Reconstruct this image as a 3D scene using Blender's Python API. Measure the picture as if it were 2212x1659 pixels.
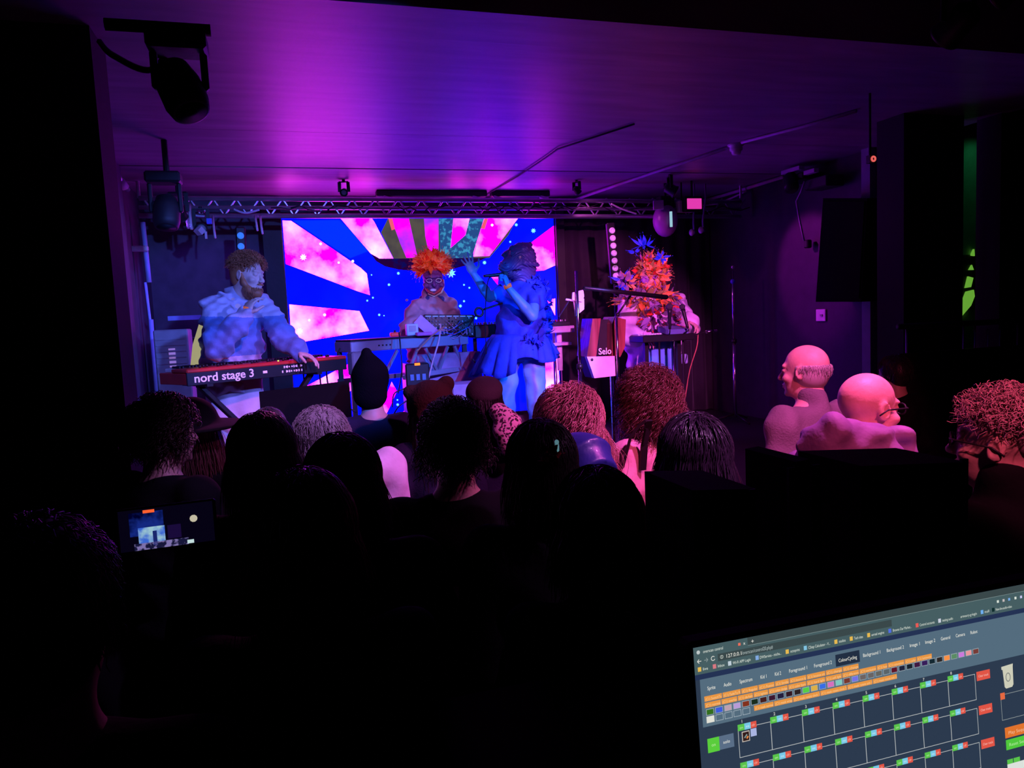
import bpy, math, random
import numpy as np
from mathutils import Vector, Matrix
for o in list(bpy.data.objects): bpy.data.objects.remove(o)
SC = bpy.context.scene; COL = SC.collection
V = lambda *a: np.array(a, float)
# ------------------------------------------------------------------ camera
IW, IH, FP = 2212, 1659, 1600.0
YAW, PIT, ROL = math.radians(17), math.radians(5.2), math.radians(2.7)
CAM = V(0, 0, 2.0)
cf = V(math.sin(YAW)*math.cos(PIT), math.cos(YAW)*math.cos(PIT), -math.sin(PIT))
r0 = V(math.cos(YAW), -math.sin(YAW), 0); u0 = np.cross(r0, cf)
cr = math.cos(ROL)*r0 - math.sin(ROL)*u0; cu = math.cos(ROL)*u0 + math.sin(ROL)*r0
cd = bpy.data.cameras.new('camera'); cam = bpy.data.objects.new('camera', cd); COL.objects.link(cam)
cd.sensor_width = 36; cd.lens = 36*FP/IW; cd.clip_start = 0.02; cd.clip_end = 60
cam.matrix_world = Matrix([[cr[i], cu[i], -cf[i], CAM[i]] for i in range(3)] + [[0, 0, 0, 1]])
SC.camera = cam
SC.view_settings.view_transform = 'Standard'; SC.view_settings.look = 'None'
SC.view_settings.gamma = 1; SC.view_settings.exposure = 0; SC.view_settings.use_curve_mapping = False
# ------------------------------------------------------------------ world and lights
wd = bpy.data.worlds.new('world'); SC.world = wd; wd.use_nodes = True
wd.node_tree.nodes['Background'].inputs[0].default_value = (0.5, 0.25, 0.8, 1)
wd.node_tree.nodes['Background'].inputs[1].default_value = 0.0012
def spot(name, loc, aim, color, watts, angle, blend=.4, radius=.05, parent=None):
    l = bpy.data.lights.new(name, 'SPOT'); l.color = color; l.energy = watts
    l.spot_size = math.radians(angle); l.spot_blend = blend; l.shadow_soft_size = radius
    o = bpy.data.objects.new(name, l); COL.objects.link(o); o.location = loc
    o.rotation_euler = (Vector(aim)-Vector(loc)).to_track_quat('-Z', 'Y').to_euler()
    return o
# lamps hung from the house ceiling above and behind the audience, aimed at the stage; a few are added
LAMPS = [
 ('blue',   (0.9, .9, 3.13), (-.2, 6.6, 1.75), (.09, .17, 1), 900, 34),
 ('blue',   (4.2, 2.0, 3.13), (-.4, 5.4, 2.0), (.13, .17, 1), 900, 24),
 ('pink',   (1.9, .6, 3.13), (3.0, 6.4, 1.75), (1, .14, .9), 1500, 26),
 ('blue',   (2.7, 2.3, 3.13), (1.65, 6.0, 1.6), (.01, .15, 1), 1100, 24),
 ('warm',   (1.5, .8, 3.13), (1.15, 6.8, 2.2), (1, .25, .45), 420, 9),  # added warm fill, stands in for the wig's fluorescence
 ('warm',   (3.2, 1.6, 3.13), (3.1, 6.3, 2.4), (1, .22, .3), 260, 12),
 ('pink',   (1.5, -.3, 3.13), (2.2, 2.6, 1.7), (1, .09, .22), 260, 38),
 ('pink',   (2.0, 1.75, 3.13), (1.75, 2.9, 1.5), (1, .13, .65), 260, 84),
 ('pink',   (0.5, 1.9, 3.13), (-.1, 5.0, 1.55), (1, .12, .35), 230, 18),
 ('violet', (1.6, 1.0, 3.13), (1.06, 1.8, 1.66), (.95, .3, 1), 75, 26),  # added to put violet light on one head of hair
 ('pink',   (1.2, -.1, 3.13), (1.76, 1.42, 1.64), (1, .12, .3), 150, 15),  # added to light the man at the right edge
 ('blue',   (0.5, 1.2, 3.13), (1.62, 6.0, 2.35), (.02, .2, 1), 420, 11),  # added front fill, brightens the reptile mask
 ('blue',   (2.9, 2.7, 3.13), (3.05, 6.3, 1.4), (.06, .2, 1), 160, 9),  # added to brighten the pale blue drape
 ('blue',   (0.55, 1.85, 3.13), (.2, 2.75, 1.6), (.6, .25, 1), 190, 40),
]
for k, (nm, loc, aim, c, w, an) in enumerate(LAMPS): spot('%s_light' % nm, loc, aim, c, w, an)
# lights over the stage, some added for fill, rim and wall glow
spot('truss_blue_light', (-.75, 6.9, 2.95), (-.6, 7.95, 1.9), (.12, .05, 1), 40, 95)
spot('truss_pink_light', (2.9, 6.9, 3.17), (4.6, 7.6, 1.2), (1, .12, .8), 12, 90)  # added pink fill toward the curtain, no such lamp is seen
spot('added_rim_light', (.62, 6.9, 3.17), (-.32, 2.9, 1.72), (1, .12, .6), 110, 14)  # added rim light on the crowd, its lamp is not seen
spot('added_wall_light', (3.75, 6.5, 3.1), (5, 6.15, 2.35), (.85, .04, .95), 60, 42)  # added to put a purple glow on the right wall
spot('green_light', (6.05, 4.95, 3.5), (6.1, 5.35, 2.5), (.08, 1, .4), .9, 100)
# ------------------------------------------------------------------ helpers
def ray(px, py): return cf + cr*(px-IW/2)/FP - cu*(py-IH/2)/FP
def at(px, py, Y): d = ray(px, py); return CAM + d*Y/d[1]
def atz(px, py, Z): d = ray(px, py); return CAM + d*(Z-CAM[2])/d[2]
def atx(px, py, X): d = ray(px, py); return CAM + d*X/d[0]
MATS = {}
def mat(name, col, rough=.6, metal=0, spec=.4, bump=0, bscale=60, var=.15, vscale=8, emit=None, es=0, trans=0, sheen=0, coat=0, stretch=None):
    if name in MATS: return MATS[name]
    m = bpy.data.materials.new(name); m.use_nodes = True; nt = m.node_tree; b = nt.nodes['Principled BSDF']
    b.inputs['Roughness'].default_value = rough; b.inputs['Metallic'].default_value = metal
    b.inputs['Specular IOR Level'].default_value = spec
    if sheen: b.inputs['Sheen Weight'].default_value = sheen
    if coat: b.inputs['Coat Weight'].default_value = coat
    if trans: b.inputs['Transmission Weight'].default_value = trans
    tc = nt.nodes.new('ShaderNodeTexCoord'); mp = nt.nodes.new('ShaderNodeMapping')
    if stretch: mp.inputs['Scale'].default_value = stretch
    nt.links.new(tc.outputs['Object'], mp.inputs[0])
    n = nt.nodes.new('ShaderNodeTexNoise'); n.inputs['Scale'].default_value = vscale; n.inputs['Detail'].default_value = 4
    nt.links.new(mp.outputs[0], n.inputs['Vector'])
    r = nt.nodes.new('ShaderNodeValToRGB'); e = r.color_ramp.elements
    e[0].position = .3; e[1].position = .7
    e[0].color = [max(0, c*(1-var)) for c in col[:3]]+[1]; e[1].color = [min(1, c*(1+var)) for c in col[:3]]+[1]
    nt.links.new(n.outputs['Fac'], r.inputs[0]); nt.links.new(r.outputs[0], b.inputs['Base Color'])
    if bump:
        n2 = nt.nodes.new('ShaderNodeTexNoise'); n2.inputs['Scale'].default_value = bscale; n2.inputs['Detail'].default_value = 3
        nt.links.new(mp.outputs[0], n2.inputs['Vector'])
        bp = nt.nodes.new('ShaderNodeBump'); bp.inputs['Strength'].default_value = bump; bp.inputs['Distance'].default_value = .01
        nt.links.new(n2.outputs['Fac'], bp.inputs['Height']); nt.links.new(bp.outputs[0], b.inputs['Normal'])
    if emit:
        b.inputs['Emission Color'].default_value = list(emit)+[1]; b.inputs['Emission Strength'].default_value = es
    MATS[name] = m; return m
def emat(name, col, strength=1.0, col2=None, scale=3.0, lo=.4, hi=.6, detail=3):
    if name in MATS: return MATS[name]
    m = bpy.data.materials.new(name); m.use_nodes = True; nt = m.node_tree
    b = nt.nodes['Principled BSDF']; b.inputs['Base Color'].default_value = (.004, .004, .005, 1); b.inputs['Roughness'].default_value = .8; b.inputs['Specular IOR Level'].default_value = .1
    b.inputs['Emission Strength'].default_value = strength; b.inputs['Emission Color'].default_value = list(col)+[1]
    if col2:
        tc = nt.nodes.new('ShaderNodeTexCoord'); n = nt.nodes.new('ShaderNodeTexNoise'); n.inputs['Scale'].default_value = scale
        n.inputs['Detail'].default_value = detail; nt.links.new(tc.outputs['Object'], n.inputs['Vector'])
        r = nt.nodes.new('ShaderNodeValToRGB'); e = r.color_ramp.elements
        e[0].position = lo; e[0].color = list(col)+[1]; e[1].position = hi; e[1].color = list(col2)+[1]
        nt.links.new(n.outputs['Fac'], r.inputs[0]); nt.links.new(r.outputs[0], b.inputs['Emission Color'])
    MATS[name] = m; return m
def rotz(a): c, s = math.cos(a), math.sin(a); return np.array([[c, -s, 0], [s, c, 0], [0, 0, 1.]])
def frame(fwd, up=(0, 0, 1)):
    f = np.array(list(fwd)+[0]*(3-len(fwd)), float); f /= np.linalg.norm(f); x = np.cross(f, np.array(up, float)); x /= np.linalg.norm(x)
    return np.stack([x, f, np.cross(x, f)], axis=1)      # columns: right, forward, up
class MB:
    """collects pieces; build() links them as ONE mesh object"""
    def __init__(s): s.v = []; s.f = []; s.mi = []; s.mats = []; s.n = 0
    def _m(s, m):
        if m is None: return 0
        if m not in s.mats: s.mats.append(m)
        return s.mats.index(m)
    def raw(s, v, f, m=None):
        v = np.asarray(v, float).reshape(-1, 3); k = s._m(m)
        s.v.append(v); s.f += [tuple(i+s.n for i in q) for q in f]; s.mi += [k]*len(f); s.n += len(v); return s
    def rawnp(s, v, f, m=None):
        k = s._m(m); f = np.asarray(f)+s.n; s.v.append(v); s.f += f.tolist(); s.mi += [k]*len(f); s.n += len(v); return s
    def box(s, c, size, m=None, R=None, bev=.0):
        hx, hy, hz = [a/2 for a in size]; R = np.eye(3) if R is None else R
        b = min(bev, hx*.9, hy*.9, hz*.9)
        if b <= 0:
            P = [(x, y, z) for x in (-hx, hx) for y in (-hy, hy) for z in (-hz, hz)]
            F = [(0, 1, 3, 2), (4, 6, 7, 5), (0, 4, 5, 1), (2, 3, 7, 6), (0, 2, 6, 4), (1, 5, 7, 3)]
        else:
            P = []; F = []
            # chamfered box: 24 points
            for sx in (-1, 1):
                for sy in (-1, 1):
                    for sz in (-1, 1):
                        P += [(sx*hx, sy*(hy-b), sz*(hz-b)), (sx*(hx-b), sy*hy, sz*(hz-b)), (sx*(hx-b), sy*(hy-b), sz*hz)]
            ix = lambda i, j, k, a: 3*(i*4+j*2+k)+a
            for i in (0, 1):
                F += [(ix(i, 0, 0, 0), ix(i, 1, 0, 0), ix(i, 1, 1, 0), ix(i, 0, 1, 0)), (ix(0, i, 0, 1), ix(1, i, 0, 1), ix(1, i, 1, 1), ix(0, i, 1, 1)), (ix(0, 0, i, 2), ix(1, 0, i, 2), ix(1, 1, i, 2), ix(0, 1, i, 2))]
            for i in (0, 1):
                for j in (0, 1):
                    F += [(ix(i, j, 0, 0), ix(i, j, 1, 0), ix(i, j, 1, 1), ix(i, j, 0, 1)), (ix(i, 0, j, 0), ix(i, 1, j, 0), ix(i, 1, j, 2), ix(i, 0, j, 2)), (ix(0, i, j, 1), ix(1, i, j, 1), ix(1, i, j, 2), ix(0, i, j, 2))]
                    for k in (0, 1): F.append((ix(i, j, k, 0), ix(i, j, k, 1), ix(i, j, k, 2)))
        return s.raw(np.array(P) @ R.T + np.array(c), F, m)
    def bar(s, a, b, w, h, m=None, bev=0):
        a = np.array(a, float); b = np.array(b, float); d = b-a; L = np.linalg.norm(d)
        up = (0, 0, 1) if abs(d[2]) < .98*L else (0, 1, 0)
        return s.box((a+b)/2, (w, L, h), m, frame(d, up), bev)
    def tube(s, pts, r, m=None, n=8, cap=True):
        pts = np.array(pts, float); r = np.broadcast_to(np.array(r, float), (len(pts),)); T = np.gradient(pts, axis=0)
        vs = []; ref = V(0, 0, 1) if abs(T[0][2]) < .9*np.linalg.norm(T[0]) else V(1, 0, 0)
        for p, t, q in zip(pts, T, r):
            t = t/(np.linalg.norm(t)+1e-9); x = ref-t*(ref@t); x /= np.linalg.norm(x)+1e-9; y = np.cross(t, x); ref = x
            vs += [p+q*(math.cos(a)*x+math.sin(a)*y) for a in np.arange(n)*2*math.pi/n]
        F = [(i*n+j, i*n+(j+1) % n, (i+1)*n+(j+1) % n, (i+1)*n+j) for i in range(len(pts)-1) for j in range(n)]
        if cap: F += [tuple(range(n-1, -1, -1)), tuple((len(pts)-1)*n+j for j in range(n))]
        return s.raw(vs, F, m)
    def rod(s, a, b, r, m=None, n=10, r2=None): return s.tube([a, b], [r, r if r2 is None else r2], m, n)
    def lathe(s, prof, c, m=None, R=None, n=20):
        R = np.eye(3) if R is None else R; vs = []
        for q, z in prof: vs += [(q*math.cos(a), q*math.sin(a), z) for a in np.arange(n)*2*math.pi/n]
        F = [(i*n+j, i*n+(j+1) % n, (i+1)*n+(j+1) % n, (i+1)*n+j) for i in range(len(prof)-1) for j in range(n)]
        F += [tuple(range(n-1, -1, -1)), tuple((len(prof)-1)*n+j for j in range(n))]
        return s.raw(np.array(vs) @ R.T+np.array(c), F, m)
    def ball(s, c, r, m=None, n=12, R=None):
        r = np.broadcast_to(np.array(r, float), (3,)); prof = [(math.cos(t), math.sin(t)) for t in np.linspace(-math.pi/2+.02, math.pi/2-.02, n//2+2)]
        vs = []
        for q, z in prof: vs += [(q*math.cos(a)*r[0], q*math.sin(a)*r[1], z*r[2]) for a in np.arange(n)*2*math.pi/n]
        F = [(i*n+j, i*n+(j+1) % n, (i+1)*n+(j+1) % n, (i+1)*n+j) for i in range(len(prof)-1) for j in range(n)]
        F += [tuple(range(n-1, -1, -1)), tuple((len(prof)-1)*n+j for j in range(n))]
        vs = np.array(vs); vs = vs @ (np.eye(3) if R is None else R).T
        return s.raw(vs+np.array(c), F, m)
    def poly(s, pts, m=None, rev=False): n = len(pts); return s.raw(pts, [tuple(range(n-1, -1, -1)) if rev else tuple(range(n))], m)
    def prism(s, pts, off, m=None):
        pts = np.array(pts, float); n = len(pts); o = np.array(off, float)
        F = [tuple(range(n-1, -1, -1)), tuple(range(n, 2*n))]+[(i, (i+1) % n, n+(i+1) % n, n+i) for i in range(n)]
        return s.raw(np.vstack([pts, pts+o]), F, m)
    def build(s, name, m=None, parent=None, smooth=False, label=None):
        me = bpy.data.meshes.new(name); v = np.vstack(s.v) if s.v else np.zeros((0, 3))
        o = bpy.data.objects.new(name, me); COL.objects.link(o)
        if parent is not None: o.parent = parent; v = v-np.array(parent['_org'] if '_org' in parent else parent.location)
        if parent is None and len(v):
            org = np.array([(v[:, 0].min()+v[:, 0].max())/2, (v[:, 1].min()+v[:, 1].max())/2, v[:, 2].min()]); o.location = org; v = v-org
            ORG[o.name] = org
        elif parent is not None: o['_org'] = list(parent['_org'])
        me.from_pydata(v.tolist(), [], s.f)
        ml = s.mats if s.mats else [m]
        for x in ml: me.materials.append(x)
        if len(ml) > 1: me.polygons.foreach_set('material_index', s.mi)
        if smooth: me.polygons.foreach_set('use_smooth', [True]*len(s.f))
        me.update()
        if label: o['label'] = label
        return o
ORG = {}
def tag(o, label=None, cat=None, group=None, kind=None):
    if label: o['label'] = label
    if cat: o['category'] = cat
    if group: o['group'] = group
    if kind: o['kind'] = kind
    return o
def thing(name, loc, label, cat, group=None):
    o = bpy.data.objects.new(name, None); COL.objects.link(o); o.location = [float(a) for a in loc]; o['_org'] = [float(a) for a in loc]
    o.empty_display_size = .1
    return tag(o, label, cat, group)
def sub(o):      # use a mesh part as parent of sub-parts (its local frame is the thing's)
    return o
def struct(o): o['kind'] = 'structure'; return o
def textgeo(txt, size, bold=0):
    c = bpy.data.curves.new('tmp', 'FONT'); c.body = txt; c.size = size; c.offset = bold; c.resolution_u = 3
    o = bpy.data.objects.new('tmp', c); COL.objects.link(o)
    dg = bpy.context.evaluated_depsgraph_get(); me = o.evaluated_get(dg).to_mesh()
    v = np.array([p.co[:] for p in me.vertices]).reshape(-1, 3); f = [tuple(p.vertices) for p in me.polygons]
    o.evaluated_get(dg).to_mesh_clear(); bpy.data.objects.remove(o); bpy.data.curves.remove(c)
    return v, f
def puttext(mb, txt, size, org, ux, uy, m, bold=0, width=None):
    v, f = textgeo(txt, size, bold)
    if not len(v): return
    if width: v[:, 0] *= width/max(1e-6, v[:, 0].max())
    mb.raw(np.array(org)+v[:, :1]*np.array(ux)+v[:, 1:2]*np.array(uy), f, m)
# ------------------------------------------------------------------ implicit surfaces for bodies and cloth
class SDF:
    def __init__(s, vox=.008): s.p = []; s.vox = vox; s.dis = []
    def cap(s, a, b, ra, rb=None, k=.03): s.p.append(('c', np.array(a, float), np.array(b, float), ra, ra if rb is None else rb, k, 0)); return s
    def chain(s, pts, rs, k=.02):
        for i in range(len(pts)-1): s.cap(pts[i], pts[i+1], rs[i], rs[i+1], k)
        return s
    def ell(s, c, r, R=None, k=.03, sub=False): s.p.append(('e', np.array(c, float), np.array(r, float), np.eye(3) if R is None else R, 0, k, sub)); return s
    def boxs(s, c, r, R=None, k=.02, rd=.01, sub=False): s.p.append(('b', np.array(c, float), np.array(r, float), np.eye(3) if R is None else R, rd, k, sub)); return s
    def mesh(s):
        lo = np.full(3, 1e9); hi = -lo; bb = []
        for p in s.p:
            if p[0] == 'c': l = np.minimum(p[1]-p[3], p[2]-p[4]); h = np.maximum(p[1]+p[3], p[2]+p[4])
            else: e = np.abs(p[3]) @ p[2]; l = p[1]-e; h = p[1]+e
            bb.append((l, h))
            if not p[6]: lo = np.minimum(lo, l); hi = np.maximum(hi, h)
        x = s.vox; lo = lo-4*x-.012; n = np.ceil((hi+.012-lo)/x).astype(int)+5
        ax = [(lo[i]+np.arange(n[i])*x).astype(np.float32) for i in range(3)]
        D = np.full(n, .5, np.float32)
        for p, (l, h) in zip(s.p, bb):
            k = p[5]; mg = k+3*x; a = np.clip(((l-mg-lo)/x).astype(int), 0, n); b = np.clip(((h+mg-lo)/x).astype(int)+2, 0, n)
            if (b <= a).any(): continue
            X = ax[0][a[0]:b[0], None, None]; Y = ax[1][None, a[1]:b[1], None]; Z = ax[2][None, None, a[2]:b[2]]
            if p[0] == 'c':
                A, B = p[1], p[2]; ab = B-A; L = max(ab@ab, 1e-9)
                t = np.clip(((X-A[0])*ab[0]+(Y-A[1])*ab[1]+(Z-A[2])*ab[2])/L, 0, 1)
                d = np.sqrt((X-A[0]-t*ab[0])**2+(Y-A[1]-t*ab[1])**2+(Z-A[2]-t*ab[2])**2)-(p[3]+t*(p[4]-p[3]))
            else:
                c, r, R = p[1], p[2], p[3]; q = [(X-c[0])*R[0, i]+(Y-c[1])*R[1, i]+(Z-c[2])*R[2, i] for i in range(3)]
                if p[0] == 'e':
                    k0 = np.sqrt(sum((q[i]/r[i])**2 for i in range(3))); k1 = np.sqrt(sum((q[i]/r[i]**2)**2 for i in range(3)))+1e-6
                    d = k0*(k0-1)/k1
                    d = np.where(k0 < .3, -min(r)*.5, d)
                else:
                    w = [np.abs(q[i])-r[i]+p[4] for i in range(3)]
                    d = np.sqrt(sum(np.maximum(a_, 0)**2 for a_ in w))+np.minimum(np.maximum(np.maximum(w[0], w[1]), w[2]), 0)-p[4]
            S = D[a[0]:b[0], a[1]:b[1], a[2]:b[2]]
            if p[6]:
                d = -d; hh = np.maximum(k-np.abs(S-d), 0)/max(k, 1e-6); S[...] = np.maximum(S, d)+hh*hh*k/4
            else:
                hh = np.maximum(k-np.abs(S-d), 0)/max(k, 1e-6); S[...] = np.minimum(S, d)-hh*hh*k/4
        X = ax[0][:, None, None]; Y = ax[1][None, :, None]; Z = ax[2][None, None, :]
        for fn in s.dis: D += fn(X, Y, Z).astype(np.float32)
        D[0] = D[-1] = .1; D[:, 0] = D[:, -1] = .1; D[:, :, 0] = D[:, :, -1] = .1
        I = D < 0
        cnt = np.zeros(np.array(n)-1, np.int8)
        for i in (0, 1):
            for j in (0, 1):
                for k in (0, 1): cnt += I[i:n[0]-1+i, j:n[1]-1+j, k:n[2]-1+k]
        act = (cnt > 0) & (cnt < 8); ids = np.full(act.shape, -1, np.int32); cell = np.argwhere(act); ids[act] = np.arange(len(cell))
        P = np.zeros((len(cell), 3)); C = np.zeros(len(cell))
        cor = [(i, j, k) for i in (0, 1) for j in (0, 1) for k in (0, 1)]
        val = {c: D[cell[:, 0]+c[0], cell[:, 1]+c[1], cell[:, 2]+c[2]].astype(float) for c in cor}
        for c in cor:
            for a in range(3):
                if c[a] == 0:
                    c2 = list(c); c2[a] = 1; c2 = tuple(c2); m = (val[c] < 0) != (val[c2] < 0)
                    t = val[c]/np.where(m, val[c]-val[c2], 1); q = np.array(c, float)[None].repeat(len(cell), 0); q[:, a] = t
                    P[m] += q[m]; C[m] += 1
        P = lo+(cell+P/np.maximum(C, 1)[:, None])*x
        F = []
        for a in range(3):
            b, c = (a+1) % 3, (a+2) % 3
            s0 = [slice(None)]*3; s1 = [slice(None)]*3; s0[a] = slice(0, -1); s1[a] = slice(1, None)
            i0, i1 = I[tuple(s0)], I[tuple(s1)]
            e = np.argwhere(i0 != i1)
            if not len(e): continue
            inn = i0[e[:, 0], e[:, 1], e[:, 2]]
            def cid(db, dc):
                q = e.copy(); q[:, b] -= db; q[:, c] -= dc; return ids[q[:, 0], q[:, 1], q[:, 2]]
            Q = np.stack([cid(1, 1), cid(0, 1), cid(0, 0), cid(1, 0)], 1); Q[~inn] = Q[~inn][:, ::-1]
            F.append(Q[(Q >= 0).all(1)])
        return P, np.vstack(F)
    def build(s, name, m, parent=None, label=None, extra=None):
        mb = MB(); P, F = s.mesh(); mb.rawnp(P, F, m)
        if extra: extra(mb)
        return mb.build(name, m, parent, True, label)
def folds(amp=.006, f=38, seed=0):
    a = seed*1.7
    return lambda X, Y, Z: amp*np.sin(f*X+a+3*np.sin(9*Z+a))*np.sin(f*.7*Z+2*a+4*np.sin(7*Y+a))+amp*.6*np.sin(f*1.3*Z+5*np.sin(8*X-a)+f*.5*Y)
# ------------------------------------------------------------------ people
def joints(loc, H=1.75, face=0, head=(0, 0, 0), lean=0, arms=None, w=1.0):
    """standing figure; face = degrees clockwise from the stage direction; head = (turn, nod, tilt)"""
    s = H/1.75; R = rotz(-math.radians(face)); o = np.array(loc, float)
    T = lambda x, y, z: o+R @ V(x*s, y*s+lean*max(0, z-.95)*s, z*s)
    J = dict(s=s, R=R, o=o, w=w, neck=T(0, -.015, 1.47), chest=T(0, 0, 1.3), waist=T(0, 0, 1.08), pelvis=T(0, 0, .95))
    for q, x in (('r', 1), ('l', -1)):
        J['sh'+q] = T(.175*w*x, -.015, 1.415); J['el'+q] = T(.235*w*x, -.04, 1.12); J['wr'+q] = T(.21*w*x, .1, .90)
        J['hip'+q] = T(.09*x, 0, .92); J['kn'+q] = T(.105*x, .03, .5); J['an'+q] = T(.115*x, -.02, .09)
        J['hd'+q] = R @ V(0, .25, -1); J['toe'+q] = T(.14*x, .15, .03)
    if arms:
        for k, v in arms.items(): J[k] = o+R @ (V(*v)*s) if k[:2] != 'hd' else R @ V(*v)
    a, b, c = [math.radians(q) for q in head]
    f = R @ (rotz(-a) @ V(0, math.cos(b), -math.sin(b))); up = R @ rotz(-a) @ V(math.sin(c), math.sin(b)*math.cos(c), math.cos(b)*math.cos(c))
    J['HR'] = frame(f, up); J['hc'] = J['neck']+(T(0, .02, 1.47)-T(0, 0, 1.47))+J['HR'] @ V(0, .012, .16*s)
    return J
def head_sdf(S, J, face=True):
    s = J['s']; R = J['HR']; c = J['hc']; L = lambda *p: c+R @ (V(*p)*s); r = lambda *p: V(*p)*s
    S.ell(L(0, -.012, .035), r(.074, .095, .084), R); S.ell(L(0, .025, -.03), r(.06, .066, .085), R, k=.02)
    S.ell(L(0, .035, -.078), r(.044, .045, .038), R, k=.025)
    if face:
        S.ell(L(0, .078, .027), r(.05, .016, .012), R, k=.015)
        for x in (-1, 1):
            S.ell(L(.031*x, .1, .006), r(.02, .018, .014), R, k=.012, sub=True)
            S.ell(L(.031*x, .078, .006), r(.0135, .0125, .011), R, k=.004)
            S.ell(L(.043*x, .062, -.028), r(.02, .022, .018), R, k=.015)
        S.cap(L(0, .088, .008), L(0, .110, -.03), .008*s, .0125*s, k=.012)
        for x in (-1, 1): S.ell(L(.010*x, .1, -.034), r(.009, .011, .008), R, k=.006)
        S.ell(L(0, .09, -.060), r(.024, .011, .0055), R, k=.005); S.ell(L(0, .088, -.071), r(.02, .011, .0065), R, k=.005)
        S.ell(L(0, .1, -.0655), r(.02, .008, .0012), R, k=.003, sub=True)
        S.ell(L(0, .075, -.1), r(.02, .016, .014), R, k=.015)
    for x in (-1, 1):
        Re = R @ rotz(-.35*x)
        S.ell(L(.077*x, -.008, 0), r(.009, .021, .033), Re, k=.006); S.ell(L(.086*x, -.004, .003), r(.007, .011, .02), Re, k=.005, sub=True)
    S.cap(L(0, -.025, -.06), J['neck']+V(0, 0, -.03*s), .055*s, .064*s, k=.03)
def hand_sdf(S, wr, d, pn, side=1, s=1.0, curl=.5, spread=.12, curls=None):
    """wrist, finger direction, palm normal, thumb side"""
    d = np.array(d, float); d /= np.linalg.norm(d); pn = np.array(pn, float); pn -= d*(pn@d); pn /= np.linalg.norm(pn); x = np.cross(d, pn)*side
    R = np.stack([x, d, pn], 1); wr = np.array(wr, float)
    S.ell(wr+d*.05*s, V(.041, .055, .017)*s, R, k=.012)
    for i, (ox, ln) in enumerate(((.029, .075), (.010, .084), (-.010, .078), (-.028, .062))):
        p = wr+d*(.088-.004*abs(i-1))*s+x*ox*s; a = 0; c = curls[i] if curls else curl*(1+.12*i); rr = .0088*s
        dd = d+x*spread*(1.2-i)*.7; dd /= np.linalg.norm(dd)
        for j, fr in enumerate((.45, .32, .23)):
            a += c*(.75 if j == 0 else 1); q = p+(dd*math.cos(a)+pn*math.sin(a))*ln*fr*s*1.05
            S.cap(p, q, rr, rr*.9, k=.006 if j == 0 else .003); p = q; rr *= .9
    p = wr+d*.022*s+x*.03*s; t = d*.55+x*.75+pn*.35; t /= np.linalg.norm(t)
    q = p+t*.042*s; S.cap(p, q, .0125*s, .0105*s, k=.01); t2 = d*.9+x*.25+pn*(.3+.4*curl); t2 /= np.linalg.norm(t2)
    q2 = q+t2*.03*s; S.cap(q, q2, .0103*s, .009*s, k=.004); S.cap(q2, q2+t2*.022*s, .009*s, .008*s, k=.004)
def body_sdf(J, vox=.009, hands=('r', 'l'), face=True, hk={}, fat=1.0, feet=True, head=True):
    S = SDF(vox); s = J['s']; w = J['w']; ax = J['shr']-J['shl']; ax = ax/np.linalg.norm(ax); sp = J['neck']-J['pelvis']; sp /= np.linalg.norm(sp)
    fw = np.cross(sp, ax); fw /= np.linalg.norm(fw); R = np.stack([ax, fw, np.cross(ax, fw)], 1); J['TR'] = R
    J['chest'] = J['neck']*.66+J['pelvis']*.34-fw*0; J['waist'] = J['neck']*.3+J['pelvis']*.7
    S.ell(J['chest'], V(.155*w, .108*fat, .19)*s, R); S.ell(J['waist'], V(.138*w, .1*fat, .17)*s, R, k=.05); S.ell(J['pelvis'], V(.16, .115*fat, .125)*s, R, k=.05)
    for q in 'rl':
        S.cap(J['neck']-V(0, 0, .03*s), J['sh'+q], .05*s, .05*s, k=.05)
        S.cap(J['sh'+q], J['el'+q], .052*s, .042*s, k=.03); m = J['el'+q]*.7+J['wr'+q]*.3
        S.chain([J['el'+q], m, J['wr'+q]], [.040*s, .041*s, .026*s], k=.01)
        S.cap(J['hip'+q], J['kn'+q], .082*s, .054*s, k=.04); m = J['kn'+q]*.7+J['an'+q]*.3-fw*.012*s
        S.chain([J['kn'+q], m, J['an'+q]], [.052*s, .056*s, .036*s], k=.02)
        S.chain([J['an'+q]+V(0, 0, -.03*s), J['toe'+q]], [.038*s, .026*s], k=.02)
        if q in hands:
            d, pn, side, kw = hk.get(q, (J['hd'+q], fw*.3+ax*(-1 if q == 'r' else 1), 1 if q == 'r' else -1, {}))
            hand_sdf(S, J['wr'+q], d, pn, side, s, **kw)
    if head: head_sdf(S, J, face)
    return S
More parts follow.
